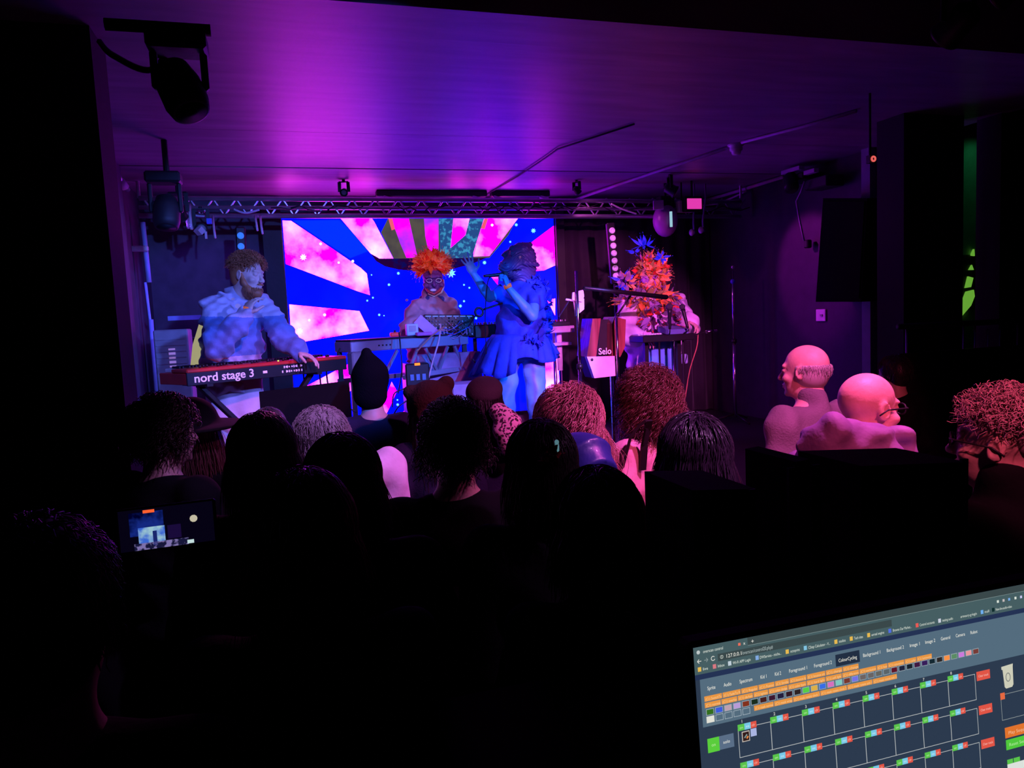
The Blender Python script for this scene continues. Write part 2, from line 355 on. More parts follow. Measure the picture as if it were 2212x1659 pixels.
def top_sdf(J, infl=.018, vox=.01, sleeve=1.0, hem=0.0, collar=0, seed=0, amp=.006, hood=0, fat=1.0, bag=0):
    S = SDF(vox); s = J['s']; w = J['w']; R = J['TR']; i = infl; fw = R[:, 1]
    S.ell(J['chest'], V(.165*w+i, .112*fat+i, .19+i*.3)*s, R, k=.04); S.ell(J['waist'], V(.15*w+i+bag, .108*fat+i+bag, .19)*s, R, k=.06)
    S.ell(J['pelvis']+V(0, 0, -hem*.5), V(.165+i+bag*.5, .12*fat+i+bag*.5, .11+hem*.5)*s, R, k=.06)
    for q in 'rl':
        S.cap(J['neck']-V(0, 0, .045*s), J['sh'+q], (.048+i*.5)*s, (.052+i)*s, k=.05)
        if sleeve > .45:
            e = J['el'+q]+(J['wr'+q]-J['el'+q])*min(1, (sleeve-.45)/.55)*.96
            S.chain([J['sh'+q], J['el'+q], e], [(.056+i)*s, (.05+i)*s, (.036+i*.9)*s], k=.02)
        else: S.cap(J['sh'+q], J['sh'+q]+(J['el'+q]-J['sh'+q])*sleeve*2, (.056+i)*s, (.055+i)*s, k=.02)
    if collar:
        n = J['neck']; S.cap(n-V(0, 0, .02*s), n+V(0, 0, collar*s)+fw*.004, (.07)*s, .066*s, k=.02)
    if hood:
        n = J['neck']; S.ell(n-fw*.06*s+V(0, 0, .02*s), V(.12, .07, .085)*s, R, k=.03)
    S.dis.append(folds(amp, 30, seed)); return S
def legs_sdf(J, infl=.014, vox=.012, seed=0):
    S = SDF(vox); s = J['s']; i = infl; S.ell(J['pelvis']-V(0, 0, .02*s), V(.165+i, .12+i, .115)*s, J['TR'], k=.04)
    for q in 'rl': S.chain([J['hip'+q], J['kn'+q], J['an'+q]+V(0, 0, .0)], [(.086+i)*s, (.064+i)*s, (.05+i)*s], k=.04)
    S.dis.append(folds(.005, 24, seed)); return S
def shoes_sdf(J, vox=.012):
    S = SDF(vox); s = J['s']
    for q in 'rl':
        a = J['an'+q].copy(); t = J['toe'+q]; S.cap(a-V(0, 0, .03*s), V(*t[:2], a[2]-.055*s), .045*s, .035*s, k=.01); S.boxs(V(*((a+t)/2)[:2], a[2]-.079*s), V(.048, .13, .014)*s, frame(V(*(t-a)[:2], 0)), k=.01)
    return S
def strands(J, n, length, width, grav=.25, curl=0, cfreq=3, seed=0, seg=9, off=.004, region=None, lift=.3, rad=(.08, .1, .09), cen=(0, -.012, .035), comb=None, hug=1.06, jit=.25, taper=.5, cling=1.1):
    """hair locks grown from the scalp; returns vertices and faces of thin three-sided locks"""
    rng = np.random.RandomState(seed); s = J['s']; R = J['HR']; rad = np.array(rad)*s; cen = np.array(cen)*s
    P = []; 
    while len(P) < n:
        d = rng.normal(size=(n*3, 3)); d /= np.linalg.norm(d, axis=1)[:, None]
        ok = (region(d) if region else (d[:, 2] > -.55) & ~((d[:, 1] > .45) & (d[:, 2] < .45)))
        P += d[ok].tolist()
    N = np.array(P[:n]); p = cen+N*(rad+off*s); dn = N+rng.normal(size=(n, 3))*jit
    if comb is not None: dn = np.array(comb)[None]+rng.normal(size=(n, 3))*jit+N*lift
    else: dn = N*lift+np.cross(np.cross(N, V(0, 0, 1)[None]), N)*-1.0+rng.normal(size=(n, 3))*jit
    dn /= np.linalg.norm(dn, axis=1)[:, None]; down = (R.T @ V(0, 0, -1))[None]
    ln = length*s*(.7+.6*rng.rand(n)); st = (ln/seg)[:, None]; ph = rng.rand(n)*6.28; pts = [p.copy()]; q = p.copy()
    for i in range(seg):
        dn = dn*(1-grav)+down*grav+rng.normal(size=(n, 3))*.06; dn /= np.linalg.norm(dn, axis=1)[:, None]; q = q+dn*st
        e = (q-cen)/(rad*hug); l = np.linalg.norm(e, axis=1); ins = l < 1; q[ins] = cen+(q-cen)[ins]/l[ins][:, None]
        far = (l > cling) & (q[:, 2] > cen[2]-.03*s); q[far] = cen+(q-cen)[far]*(cling/l[far])[:, None]
        pts.append(q.copy())
    pts = np.stack(pts, 1)                                     # n, seg+1, 3
    if curl:
        t = np.linspace(0, 1, seg+1)[None, :]; a = ph[:, None]+t*cfreq*6.28; am = curl*s*np.minimum(1, t*3)
        A = np.cross(dn, V(.3, .2, 1)[None]); A /= np.linalg.norm(A, axis=1)[:, None]; B = np.cross(dn, A)
        pts = pts+(np.cos(a)*am)[..., None]*A[:, None]+(np.sin(a)*am)[..., None]*B[:, None]
    T = np.gradient(pts, axis=1); T /= np.linalg.norm(T, axis=2)[..., None]+1e-9
    A = np.cross(T, np.broadcast_to(N[:, None], T.shape)); A /= np.linalg.norm(A, axis=2)[..., None]+1e-9; B = np.cross(T, A)
    wd_ = width*s*(1-taper*np.linspace(0, 1, seg+1)**2)[None, :, None]*(.6+.8*rng.rand(n))[:, None, None]; rings = []
    for a in (0, 2.094, 4.189): rings.append(pts+(math.cos(a)*A+math.sin(a)*B*.6)*wd_)
    Vv = np.stack(rings, 2).reshape(-1, 3)                     # n, seg+1, 3 ring
    Vv = J['hc']+Vv @ R.T
    b = (np.arange(n)*(seg+1)*3)[:, None, None]; i = (np.arange(seg)*3)[None, :, None]; j = np.arange(3)[None, None]
    j2 = (j+1) % 3; F = np.stack([b+i+j, b+i+j2, b+i+3+j2, b+i+3+j], -1).reshape(-1, 4)
    return Vv, F
def scalp(J, infl=.01, vox=.007, low=-.03, ex=None, fringe=0):
    """close-fitting cap of hair over the skull"""
    S = SDF(vox); s = J['s']; R = J['HR']; c = J['hc']; L = lambda *p: c+R @ (V(*p)*s); i = infl
    S.ell(L(0, -.016, .037), V(.078+i, .097+i, .087+i)*s, R); S.ell(L(0, -.045, -.01), V(.068+i, .062+i, .08+i)*s, R, k=.03)
    S.ell(L(0, .1, -.04), V(.085, .065, .085)*s, R, k=.012, sub=True); S.ell(L(0, .02, -.1), V(.12, .06, .06)*s, R, k=.01, sub=True)
    if ex: ex(S, L, s, R)
    return S
def hair(J, parent, m, style='short', seed=0, dens=1.0, label=None, infl=.01):
    kw = dict(seed=seed); S = scalp(J, infl); L = []
    if style == 'short': L.append(strands(J, int(1800*dens), .045, .0017, grav=.18, curl=.002, seed=seed, seg=5, off=.008, jit=.35, lift=.25, hug=1.1))
    elif style == 'curly_short': L.append(strands(J, int(1500*dens), .075, .0024, grav=.1, curl=.008, cfreq=1.6, seed=seed, seg=9, off=.012, lift=.5, jit=.6, hug=1.15, cling=1.16))
    elif style == 'curly_bob':
        S.ell(J['hc']+J['HR'] @ (V(0, -.03, -.01)*J['s']), V(.108, .112, .112)*J['s'], J['HR'], k=.03); S.dis.append(folds(.014, 48, seed))
        L.append(strands(J, int(4200*dens), .15, .0018, grav=.2, curl=.015, cfreq=2.0, seed=seed, seg=16, off=.03, lift=.5, jit=.6, hug=1.36, cling=1.25))
    elif style == 'wavy':
        S.ell(J['hc']+J['HR'] @ (V(0, -.04, -.02)*J['s']), V(.105, .1, .13)*J['s'], J['HR'], k=.03)
        L.append(strands(J, int(4500*dens), .27, .0018, grav=.14, curl=.018, cfreq=1.6, seed=seed, seg=18, off=.02, lift=.45, jit=.5, hug=1.36, cling=1.25))
    elif style == 'long':
        S.ell(J['hc']+J['HR'] @ (V(0, -.045, -.06)*J['s']), V(.088, .07, .13)*J['s'], J['HR'], k=.03)
        L.append(strands(J, int(2000*dens), .34, .0022, grav=.3, curl=.003, cfreq=1, seed=seed, seg=14, off=.01, lift=.1, jit=.18, hug=1.16))
    elif style == 'sleek':
        L.append(strands(J, int(3000*dens), .15, .0019, grav=.2, curl=.0015, cfreq=1, seed=seed, seg=10, off=.012, lift=.05, jit=.2, hug=1.16, cling=1.07))
    elif style == 'fringe':
        S = SDF(.006); s = J['s']; R = J['HR']; c = J['hc']; Lc = lambda *p: c+R @ (V(*p)*s)
        S.ell(Lc(0, -.016, .02), V(.078, .094, .08)*s, R); S.ell(Lc(0, -.03, -.02), V(.072, .07, .07)*s, R)
        S.boxs(Lc(0, 0, .12), V(.2, .2, .085)*s, R, sub=True, k=.01); S.boxs(Lc(0, .13, 0), V(.2, .11, .2)*s, R, sub=True, k=.01)
        L.append(strands(J, 2200, .022, .0008, grav=.25, seed=seed, seg=4, off=-.003, lift=.15, jit=.3, region=lambda d: (d[:, 2] < 0) & (d[:, 2] > -.6) & (d[:, 1] < .1)))
    def ex(mb):
        for v, f in L: mb.rawnp(v, f, m)
    return S.build('hair', m, parent, label, ex)
def glasses(J, parent, m):
    s = J['s']; R = J['HR']; c = J['hc']; L = lambda *p: c+R @ (V(*p)*s); mb = MB()
    for x in (-1, 1):
        pts = [L(.034*x+.024*math.cos(a), .104-.006*abs(math.cos(a)), .004+.018*math.sin(a)) for a in np.linspace(0, 6.283, 17)]
        mb.tube(pts, .0026*s, m, 6, False); mb.tube([L(.058*x, .1, .01), L(.078*x, .085, .01), L(.083*x, .0, .006), L(.082*x, -.03, -.012)], .0028*s, m, 6)
    mb.tube([L(-.011, .108, .006), L(0, .11, .01), L(.011, .108, .006)], .0022*s, m, 6)
    return mb.build('glasses', m, parent, True)
SKIN = mat('skin', (.55, .36, .28), .5, bump=.08, bscale=90, var=.08)
SKINP = mat('pale_skin', (.68, .44, .36), .5, bump=.12, bscale=70, var=.14, vscale=14)
def dress(J, root, top, legs=None, seed=0, collar=0, sleeve=1.0, infl=.018, hood=0, skin=None, hands=('r', 'l'), hk={}, vox=.009, face=True, tn='jacket', tlabel=None, fat=1.0, bag=0, topkw={}):
    body_sdf(J, vox, hands, face, hk, fat).build('body', skin or SKIN, root)
    S = top_sdf(J, infl, max(vox, .009), sleeve, 0, collar, seed, hood=hood, fat=fat, bag=bag)
    if 'puffer' in top.name: S.dis.append(lambda X, Y, Z: .012*np.abs(np.sin(38*Z+2*np.sin(9*X)))-.006+0*Y)
    S.build(tn, top, root, tlabel)
    legs_sdf(J, seed=seed).build('trousers', legs or mat('black_denim', (.012, .012, .018), .8), root); shoes_sdf(J).build('shoes', mat('black_leather', (.01, .01, .01), .5), root)
def crowd(px, py, Y, face, label, top, hairm=None, style='short', head=(0, 0, 0), seed=0, group=None, Hmax=None, htop=.0, **kw):
    """stand a guest so that the crown of the head is seen at (px, py)"""
    p = at(px, py, Y); print('P', px, Y, np.round(p, 2)); H = p[2]-htop; root = thing('person', (p[0], p[1], 0), label, 'person', group or 'audience in front of the stage')
    arms = kw.pop('arms', None); w = kw.pop('w', 1.0); J = joints((p[0], p[1], 0), H, face, head, arms=arms, w=w)
    dress(J, root, top, seed=seed, **kw)
    if hairm: hair(J, root, hairm, style, seed)
    return root, J
# ------------------------------------------------------------------ materials of the place
BLK = mat('black_paint', (.012, .011, .014), .55, spec=.4, bump=.15, bscale=25)
BLKM = mat('black_metal', (.02, .02, .022), .4, metal=.4, spec=.5)
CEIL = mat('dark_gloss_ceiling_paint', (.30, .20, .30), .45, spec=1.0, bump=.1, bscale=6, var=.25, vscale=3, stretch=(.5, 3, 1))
WALLM = mat('dark_wall_paint', (.09, .07, .1), .7, bump=.2, bscale=14, var=.2)
CURT = mat('black_curtain_cloth', (.022, .016, .022), .85, sheen=.1, bump=.2, bscale=120)
STEEL = mat('galvanised_steel', (.55, .55, .6), .32, metal=.8, bump=.05, bscale=40)
CHROME = mat('chrome', (.8, .8, .85), .15, metal=1)
FLOORM = mat('stage_floor_paint', (.03, .028, .032), .45, bump=.1, bscale=12)
WHITEP = mat('white_plastic', (.75, .75, .78), .4)
GREYP = mat('grey_plastic', (.3, .3, .33), .5)
RUB = mat('rubber_cable', (.012, .012, .014), .5)
# ------------------------------------------------------------------ room shell
def sbox(name, lo, hi, m, bev=0):
    lo = V(*lo); hi = V(*hi); return struct(MB().box((lo+hi)/2, hi-lo, m, bev=bev).build(name, m))
sbox('floor', (-4, -3, -.1), (9.5, 8.3, 0), FLOORM)
st = MB().box((1.9, 6.2, .69), (6.2, 3.8, .12), FLOORM, bev=.01); st.box((1.9, 4.34, .315), (6.2, .04, .63), BLK)
struct(st.build('stage_floor', FLOORM)); bpy.data.objects['stage_floor'].name = 'floor_stage'
sbox('wall_back', (-1.4, 8.1, 0), (5.2, 8.3, 3.5), WALLM)
sbox('wall_left', (-1.4, 3.9, 0), (-1.2, 8.1, 3.5), WALLM)
p = at(226, 300, 3.7)[0]
sbox('wall_left_pier', (-4, 3.6, 0), (p, 3.9, 3.7), mat('pier_black_paint', (.006, .006, .008), .8))
sbox('wall_left_house', (-4.1, -3, 0), (-4, 3.9, 3.8), BLK)
sbox('wall_right', (5.0, 4.75, 0), (5.2, 8.1, 3.5), mat('purple_grey_wall_paint', (.045, .02, .05), .6, bump=.15, bscale=20, var=.15))
sbox('wall_right_alcove', (9.0, -3, 0), (9.2, 8.3, 3.8), BLK)
sbox('wall_rear', (-4, -3.1, 0), (9.2, -3, 3.8), BLK)
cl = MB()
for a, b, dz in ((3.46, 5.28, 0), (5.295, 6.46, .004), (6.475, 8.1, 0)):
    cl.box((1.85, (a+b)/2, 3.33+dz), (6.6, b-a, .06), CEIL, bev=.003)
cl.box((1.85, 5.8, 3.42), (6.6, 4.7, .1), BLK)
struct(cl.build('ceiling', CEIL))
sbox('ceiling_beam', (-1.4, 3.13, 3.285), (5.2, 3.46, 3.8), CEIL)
sbox('ceiling_house', (-4.1, -3.1, 3.8), (9.2, 3.13, 3.9), BLK)
sbox('ceiling_alcove', (5.15, 3.1, 3.8), (9.2, 8.3, 3.9), BLK)
# column trim with conduit where the left wall meets the stage
a = at(275, 600, 6.6)
sbox('trim_1', (-1.2, 6.2, 0), (a[0]+.04, 6.5, 3.3), mat('dark_column_paint', (.10, .06, .1), .6, bump=.2, bscale=20))
sbox('trim_2', (-1.2, 5.3, 0), (-1.13, 5.5, 3.3), mat('dark_column_paint', (.10, .06, .1), .6))
mb = MB(); x0, x1 = -.12, .07; mb.box((( x0+x1)/2, 7.84, 2.0), (x1-x0, .06, 2.5), BLK, bev=.005); struct(mb.build('trim_3', BLK))
mb = MB(); mb.box((3.035, 7.84, 2.0), (.1, .06, 2.5), BLK, bev=.005); struct(mb.build('trim_4', BLK))
# curtains on both sides of the screen: pleated cloth
def curtain(name, x0, x1, y, z0, z1, label, m=CURT, amp=.035, pl=14, xaxis=True, top=True):
    n = int(abs(x1-x0)*pl*6)+2; xs = np.linspace(x0, x1, n); rows = 8; vs = []; mb = MB()
    for k in range(rows):
        z = z0+(z1-z0)*k/(rows-1); w = amp*(1-.3*k/(rows-1))
        for x in xs:
            o = w*math.sin(x*pl*2.2+.6*math.sin(x*5+z))*(1+.3*math.sin(x*11)); vs.append((x, y+o, z) if xaxis else (y+o, x, z))
    F = [(k*n+i, k*n+i+1, (k+1)*n+i+1, (k+1)*n+i) for k in range(rows-1) for i in range(n-1)]
    mb.raw(vs, F, m); o = mb.build(name, m, None, True); md = o.modifiers.new('s', 'SOLIDIFY'); md.thickness = .006
    return tag(o, label, 'curtain')
curtain('stage_curtain', 3.12, 4.98, 7.9, .76, 3.2, 'black pleated stage curtain hanging to the right of the LED screen')
# ------------------------------------------------------------------ LED wall
LY = 7.86
scr = thing('led_screen', (1.52, LY, .95), 'large LED video wall showing pink rays on bright blue behind the band', 'screen')
MB().box((1.525, LY+.06, 2.015), (2.93, .1, 2.17), BLKM, bev=.005).build('screen_housing', BLKM, scr)
Zc = lambda zx, zy: (600+zx/3.456, 440+zy/3.456)
lp = MB(); lay = [0]
def lpoly(pts, m, k):
    q = []
    for a in pts:
        w = at(*Zc(*a), LY); q.append((min(2.975, max(.075, w[0])), LY-.0005*k, min(3.085, max(.945, w[2]))))
    ar = sum(q[i][0]*q[(i+1) % len(q)][2]-q[(i+1) % len(q)][0]*q[i][2] for i in range(len(q)))
    lp.poly(q, m, rev=ar < 0)
EB = emat('screen_blue', (0, .0008, 1), 4.5, (0, .0025, 1), 2.0, .45, .75)
EP = emat('screen_pink_cloud', (1, 0, .9), 8, (1, .11, .85), 2.4, .44, .66, 6)
EPm = emat('screen_magenta', (.9, .0, .85), 1.5, (.25, .02, .9), 4, .4, .65, 5)
EOl = emat('screen_olive', (.10, .085, .075), .9, (.07, .06, .07), 6, .4, .6)
ETe = emat('screen_teal_streak', (.02, .08, .28), .9, (.05, .32, .6), 16, .5, .58, 2)
EDk = emat('screen_dark', (.02, .0, .05), .8, (.004, .004, .12), 14, .45, .6)
ESt = emat('screen_star', (.12, .5, 1), 2.6); ESp = emat('screen_star_pink', (1, .8, .95), 4)
EOr = emat('screen_coral', (1, .12, .2), .9); EB2 = emat('screen_royal_blue', (.0, .02, .75), 1.6)
lpoly([(-200, -200), (2300, -200), (2300, 2600), (-200, 2600)], EB, 0)
lpoly([(35, 125), (100, 128), (620, 480), (665, 522), (688, 682), (600, 655), (60, 450)], EP, 1)
lpoly([(110, 125), (460, 122), (700, 345), (540, 408)], EB2, 1)
lpoly([(463, 60), (695, 60), (720, 135), (862, 408), (800, 465), (735, 420)], EP, 1)
lpoly([(86, 752), (610, 802), (682, 948), (102, 1046)], EP, 1)
lpoly([(85, 1412), (700, 1105), (760, 1240), (85, 1700)], EP, 1)
lpoly([(740, 1800), (850, 1330), (890, 1400), (845, 1500), (790, 1800)], EP, 1)
lpoly([(880, 1730), (1010, 1470), (1060, 1730)], EP, 1)
lpoly([(1890, 292), (2060, 165), (2075, 460), (1990, 497), (1900, 505)], EP, 1)
lpoly([(2010, 718), (2072, 708), (2070, 835)], EP, 1); lpoly([(1580, 530), (1648, 518), (1642, 605)], EP, 1)
lpoly([(1870, 1230), (2090, 1130), (2130, 1470), (1940, 1440)], EP, 1)
# the disc with spokes
arc = [(690, 370), (735, 430), (800, 468), (900, 492), (1020, 503), (1180, 505), (1300, 490), (1450, 450), (1560, 405), (1640, 330), (1712, 235)]
lpoly([(760, 410)]+arc[2:9]+[(1560, 405)], EDk, 2); lpoly([(690, 370), (735, 430), (800, 468), (760, 410)], EDk, 2)
lpoly([(770, 215), (822, 60), (1790, 60), (1722, 235), (1580, 405), (865, 410)], EOl, 2)
lpoly([(850, 60), (975, 60), (1045, 405), (960, 405), (915, 300), (875, 190)], EPm, 3)
lpoly([(1088, 60), (1198, 60), (1200, 408), (1135, 408), (1100, 240)], EPm, 3)
lpoly([(1198, 60), (1310, 60), (1290, 380), (1215, 408)], ETe, 3)
lpoly([(1310, 60), (1432, 60), (1400, 235), (1290, 330)], EP, 3)
lpoly([(1432, 60), (1545, 60), (1460, 400), (1290, 408), (1290, 330), (1400, 235)], ETe, 3)
lpoly([(1540, 60), (1800, 60), (1580, 390), (1450, 395)], EP, 3); lpoly([(1545, 110), (1570, 110), (1545, 190), (1515, 185)], EOr, 4)
lpoly([(820, 60), (850, 60), (875, 190), (850, 200)], EOr, 4)
def star(zx, zy, r, m=ESt, k=5, n=16):
    lpoly([(zx+r*math.cos(t)*(1 if i % 2 else .5), zy+r*math.sin(t)*(1 if i % 2 else .5)) for i, t in enumerate(np.arange(n)*2*math.pi/n)], m, k)
for a in ((900, 520, 13), (830, 605, 12), (710, 702, 9), (668, 724, 9), (757, 830, 11), (793, 836, 6), (1390, 606, 9), (1430, 628, 9), (1390, 728, 10), (1363, 764, 14), (1543, 440, 16), (1293, 518, 38), (1480, 855, 11), (1780, 158, 14), (1908, 202, 20), (1735, 285, 10), (895, 1500, 12), (893, 1465, 8), (700, 532, 7), (2120, 160, 8)): star(*a)
for a in ((190, 400, 26), (165, 950, 24), (320, 300, 12), (455, 440, 10), (350, 830, 13), (560, 430, 12), (235, 870, 10), (1600, 160, 12)): star(*a, m=ESp, n=16)
lp.build('display', EB, scr)
# ------------------------------------------------------------------ laptop-like monitor at the sound desk
TL = CAM+ray(1497, 1400)*.7
ta, tt = math.radians(-.5), math.radians(5)
MX = V(math.cos(ta), math.sin(ta), 0); MN0 = V(-math.sin(ta), math.cos(ta), 0); MD = -V(0, 0, math.cos(tt))-MN0*math.sin(tt); MN = np.cross(MX, MD); MN = MN*(1 if MN[1] < 0 else -1)
U = lambda u, v, k=0: TL+MX*u/1000+MD*v/1000+MN*k*.00012
mon = thing('computer_monitor', TL+MX*.24+MD*.38, 'glowing flat monitor on the sound desk showing a dark grid of coloured buttons', 'monitor')
Rm = np.stack([MX, -MN, -MD], 1)
MB().box(U(240, 135)-MN*.014, (.488, .024, .278), mat('matte_bezel', (.004,)*3, .9, spec=.1), Rm, .004).build('screen_bezel', None, mon)
sb = MB().bar(U(240, 250)-MN*.035, U(240, 330)-MN*.035, .05, .012, BLKM); sb.build('stand_neck', BLKM, mon)
bz = U(240, 336)[2]
MB().box((U(240, 300)-MN*.05)*V(1, 1, 0)+V(0, 0, bz-.01), (.24, .18, .014), BLKM, bev=.004).build('stand_base', BLKM, mon)
ui = MB(); EM = {}
def uc(r, g, b, s=1.0):
    k = (r, g, b, s)
    if k not in EM:
        l = [((c/255+.055)/1.055)**2.4 if c > 10 else c/255/12.92 for c in (r, g, b)]; EM[k] = emat('screen_colour_%d_%d_%d' % (r, g, b), l, s)
    return EM[k]
def rect(u0, v0, u1, v1, c, k): ui.poly([U(u0, v0, k), U(u0, v1, k), U(u1, v1, k), U(u1, v0, k)], c, rev=False)
def frm(u0, v0, u1, v1, t, c, k):
    rect(u0, v0, u1, v0+t, c, k); rect(u0, v1-t, u1, v1, c, k); rect(u0, v0, u0+t, v1, c, k); rect(u1-t, v0, u1, v1, c, k)
def utx(txt, u, v, size, c, k=4, width=None): puttext(ui, txt, size/1000, U(u, v, k), MX, -MD, c, width=width/1000 if width else None)
Wh = uc(235, 235, 225); WhB = uc(215, 225, 215); Bg = uc(44, 58, 78); Pn = uc(84, 108, 126); Tb = uc(70, 94, 98); Tb2 = uc(58, 72, 74); Dk = uc(36, 50, 84)
rect(0, 0, 480, 270, Bg, 0); rect(0, 0, 480, 26, Tb, 1); rect(59, 0, 480, 7.4, Tb2, 2); rect(59, 7.3, 480, 7.7, uc(130, 150, 150), 3)
rect(0, 26, 480, 31, Dk, 1); rect(4.7, 31, 480, 76.5, Pn, 1)
utx('overscan control', 10, 6.4, 4.2, WhB, width=21.6); rect(48.3, 3.4, 51, 6, uc(235, 110, 90), 4); utx('x', 54, 6, 4.5, Wh); utx('+', 62.6, 6.3, 6, Wh)
ui.poly([U(5+1.9*math.cos(-t), 4.9+1.9*math.sin(-t), 3) for t in np.arange(12)*math.pi/6], uc(190, 200, 200), False)
rect(25.5, 10, 230, 17, Tb2, 2)
utx('127.0.0.1', 33.8, 15.2, 5, Wh, width=17.4); utx('/overscan/control20.php#', 51.6, 15.2, 5, uc(165, 180, 180), width=35)
def line(pts, t, c, k=4):
    for (a, b), (c2, d) in zip(pts[:-1], pts[1:]):
        L = math.hypot(c2-a, d-b); nx, ny = -(d-b)/L*t/2, (c2-a)/L*t/2
        q = [U(a+nx, b+ny, k), U(c2+nx, d+ny, k), U(c2-nx, d-ny, k), U(a-nx, b-ny, k)]; ui.poly(q, c, True)
line([(7.5, 13.5), (3.3, 13.5)], .6, Wh); line([(5.2, 11.6), (3.3, 13.5), (5.2, 15.4)], .6, Wh)
line([(10.6, 13.4), (14.6, 13.4)], .6, uc(140, 155, 155)); line([(12.8, 11.5), (14.6, 13.4), (12.8, 15.3)], .6, uc(140, 155, 155))
line([(20.2+2*math.cos(t), 13.2+2*math.sin(t)) for t in np.linspace(.4, 5.6, 12)], .6, Wh); line([(29.6+1.6*math.cos(t), 13.4+1.6*math.sin(t)) for t in np.linspace(0, 6.3, 12)], .35, WhB); line([(29.6, 12.4), (29.6, 14.4)], .4, WhB)
Ye = uc(230, 185, 80)
for u, c, w in ((3.3, Ye, 0), (65.4+36-.6, Ye, 0), (158.3, Ye, 0), (177, Ye, 0), (198.5, Ye, 0), (19.4, uc(215, 120, 130), 1), (36, uc(190, 205, 215), 0), (66.5, uc(130, 170, 225), 1), (121.9, uc(130, 195, 225), 0), (225.1, uc(80, 110, 225), 1), (260.2, uc(235, 90, 85), 0), (289.8, uc(200, 205, 220), 0), (347.5, uc(110, 175, 240), 0), (363.1, uc(15, 45, 45), 0)):
    rect(u-1.7+1.7, 19, u+3.6, 23.2, c, 3)
for t, u, e in (('live', 8.4, 14), ('Inbox', 24.5, 32), ('Wi-Fi APP Login', 41, 60.8), ('DWService - micha...', 71, 95.5), ('octoprint', 106, 117), ('CStep Calculator - V...', 127, 153), ('studios', 163.5, 171.7), ('Tech sites', 182, 193), ('unreal engine', 203.5, 219.6), ('Browse Our Market...', 230.5, 254.5), ('Control accounts', 265, 284.7), ('testing audio', 295, 309.3), ('armoury-g-login', 319.5, 341.8), ('null', 352.5, 359), ('New-live-audio-video', 368, 391)):
    utx(t, u, 22.7, 4, WhB, width=e-u)
for u, c in ((372, WhB), (380, uc(200, 190, 190)), (388, uc(120, 170, 230)), (397, WhB), (405, uc(200, 200, 240))): rect(u-1.4, 11.8, u+1.4, 14.6, c, 4)
for t, u, e in (('Sprite', 11.8, 20.5), ('Audio', 29.6, 38), ('Spectrum', 46.9, 61.2), ('Kid 1', 70.2, 77.2), ('Kid 2', 86.5, 93.8), ('Foreground 1', 102.9, 124), ('Foreground 2', 132.1, 153.4), ('ColourCycling', 161.5, 184), ('Background 1', 191.4, 213), ('Background 2', 221, 243), ('Image 1', 250.4, 263.5), ('Image 2', 270.6, 284), ('General', 291.3, 304), ('Camera', 311.3, 324), ('Robot', 331.3, 341)):
    utx(t, u, 42.2, 5, Wh, width=e-u)
rect(158.3, 34.2, 187.6, 46.2, uc(34, 46, 66), 2)
Or = uc(232, 150, 66); Ot = uc(250, 205, 150)
def orow(v, u, names, ws):
    for t, w in zip(names, ws): rect(u, v, u+w-.8, v+5, Or, 3); utx(t, u+1, v+4, 3.6, Ot, 5, width=min(w-2.5, len(t)*1.75)); u += w
orow(47.6, 8, ['(C1) SwatchTo', '(C1) FadeTo R', '(C1) Regular', '(C1) Fusion', '(C1) Strobe', '(C1) bounce lg', '(C1) bounce sm', '(C1) change', '(C1) change'], [19.8, 20.5, 19.3, 18.6, 16.7, 20.2, 22.5, 20.5, 20])
orow(53.6, 8, ['(C1) normal', '(C1) overlay', '(C1) darken', '(C1) lighten', '(C1) color dodge', '(C1) color burn', '(C1) hard light', '(C1) soft light', '(C1) difference', '(C1) exclusion', '(C1) hue', '(C1) saturation', '(C1) color', '(C1) luminosity'], [18, 18, 17.5, 17, 22.5, 21.5, 22.5, 20, 21, 21.5, 14, 21.5, 15.5, 20.5])
orow(66.6, 61, ['(C1) mask normal', '(C1) mask wrap', '(C1) mask rotate clock 1', '(C1) mask rotate clock 2', '(C1) mask rotate anti 1', '(C1) mask rotate anti 2'], [22.8, 21.8, 32, 32.5, 31.5, 31])
pal = [(50, 110, 30), (60, 90, 220), (190, 160, 175), (185, 155, 215), (130, 50, 30), (25, 45, 30), (70, 30, 30), (60, 25, 50), (35, 30, 60), (50, 25, 35), (45, 35, 35), (85, 205, 70), (220, 175, 70), (55, 110, 230), (215, 110, 190), (125, 200, 190), (120, 55, 45), (115, 115, 230), (110, 100, 100), (105, 100, 100), (100, 100, 95), (90, 100, 105), (95, 20, 40), (30, 35, 60), (25, 35, 45), (65, 25, 65), (55, 30, 90), (20, 40, 50), (45, 40, 40), (250, 145, 70), (90, 140, 100), (205, 120, 220), (235, 150, 155), (120, 60, 55)]
for i, c in enumerate(pal):
    u = 8.8+i*9.82; v = 60-i*.045; rect(u, v, u+8.4, v+6, uc(150, 165, 175), 3); rect(u+.6, v+.6, u+7.8, v+5.4, uc(*c), 4)
rect(8.8, 67, 17.2, 73.2, uc(225, 225, 215), 3)
for i in range(1, 5): frm(8.8+i*9.82, 67, 17.2+i*9.82, 73.2, .5, uc(165, 180, 190), 3)
Ln = uc(190, 195, 195); Gn = uc(90, 195, 75); Bl = uc(120, 200, 230); Rd = uc(225, 85, 70)
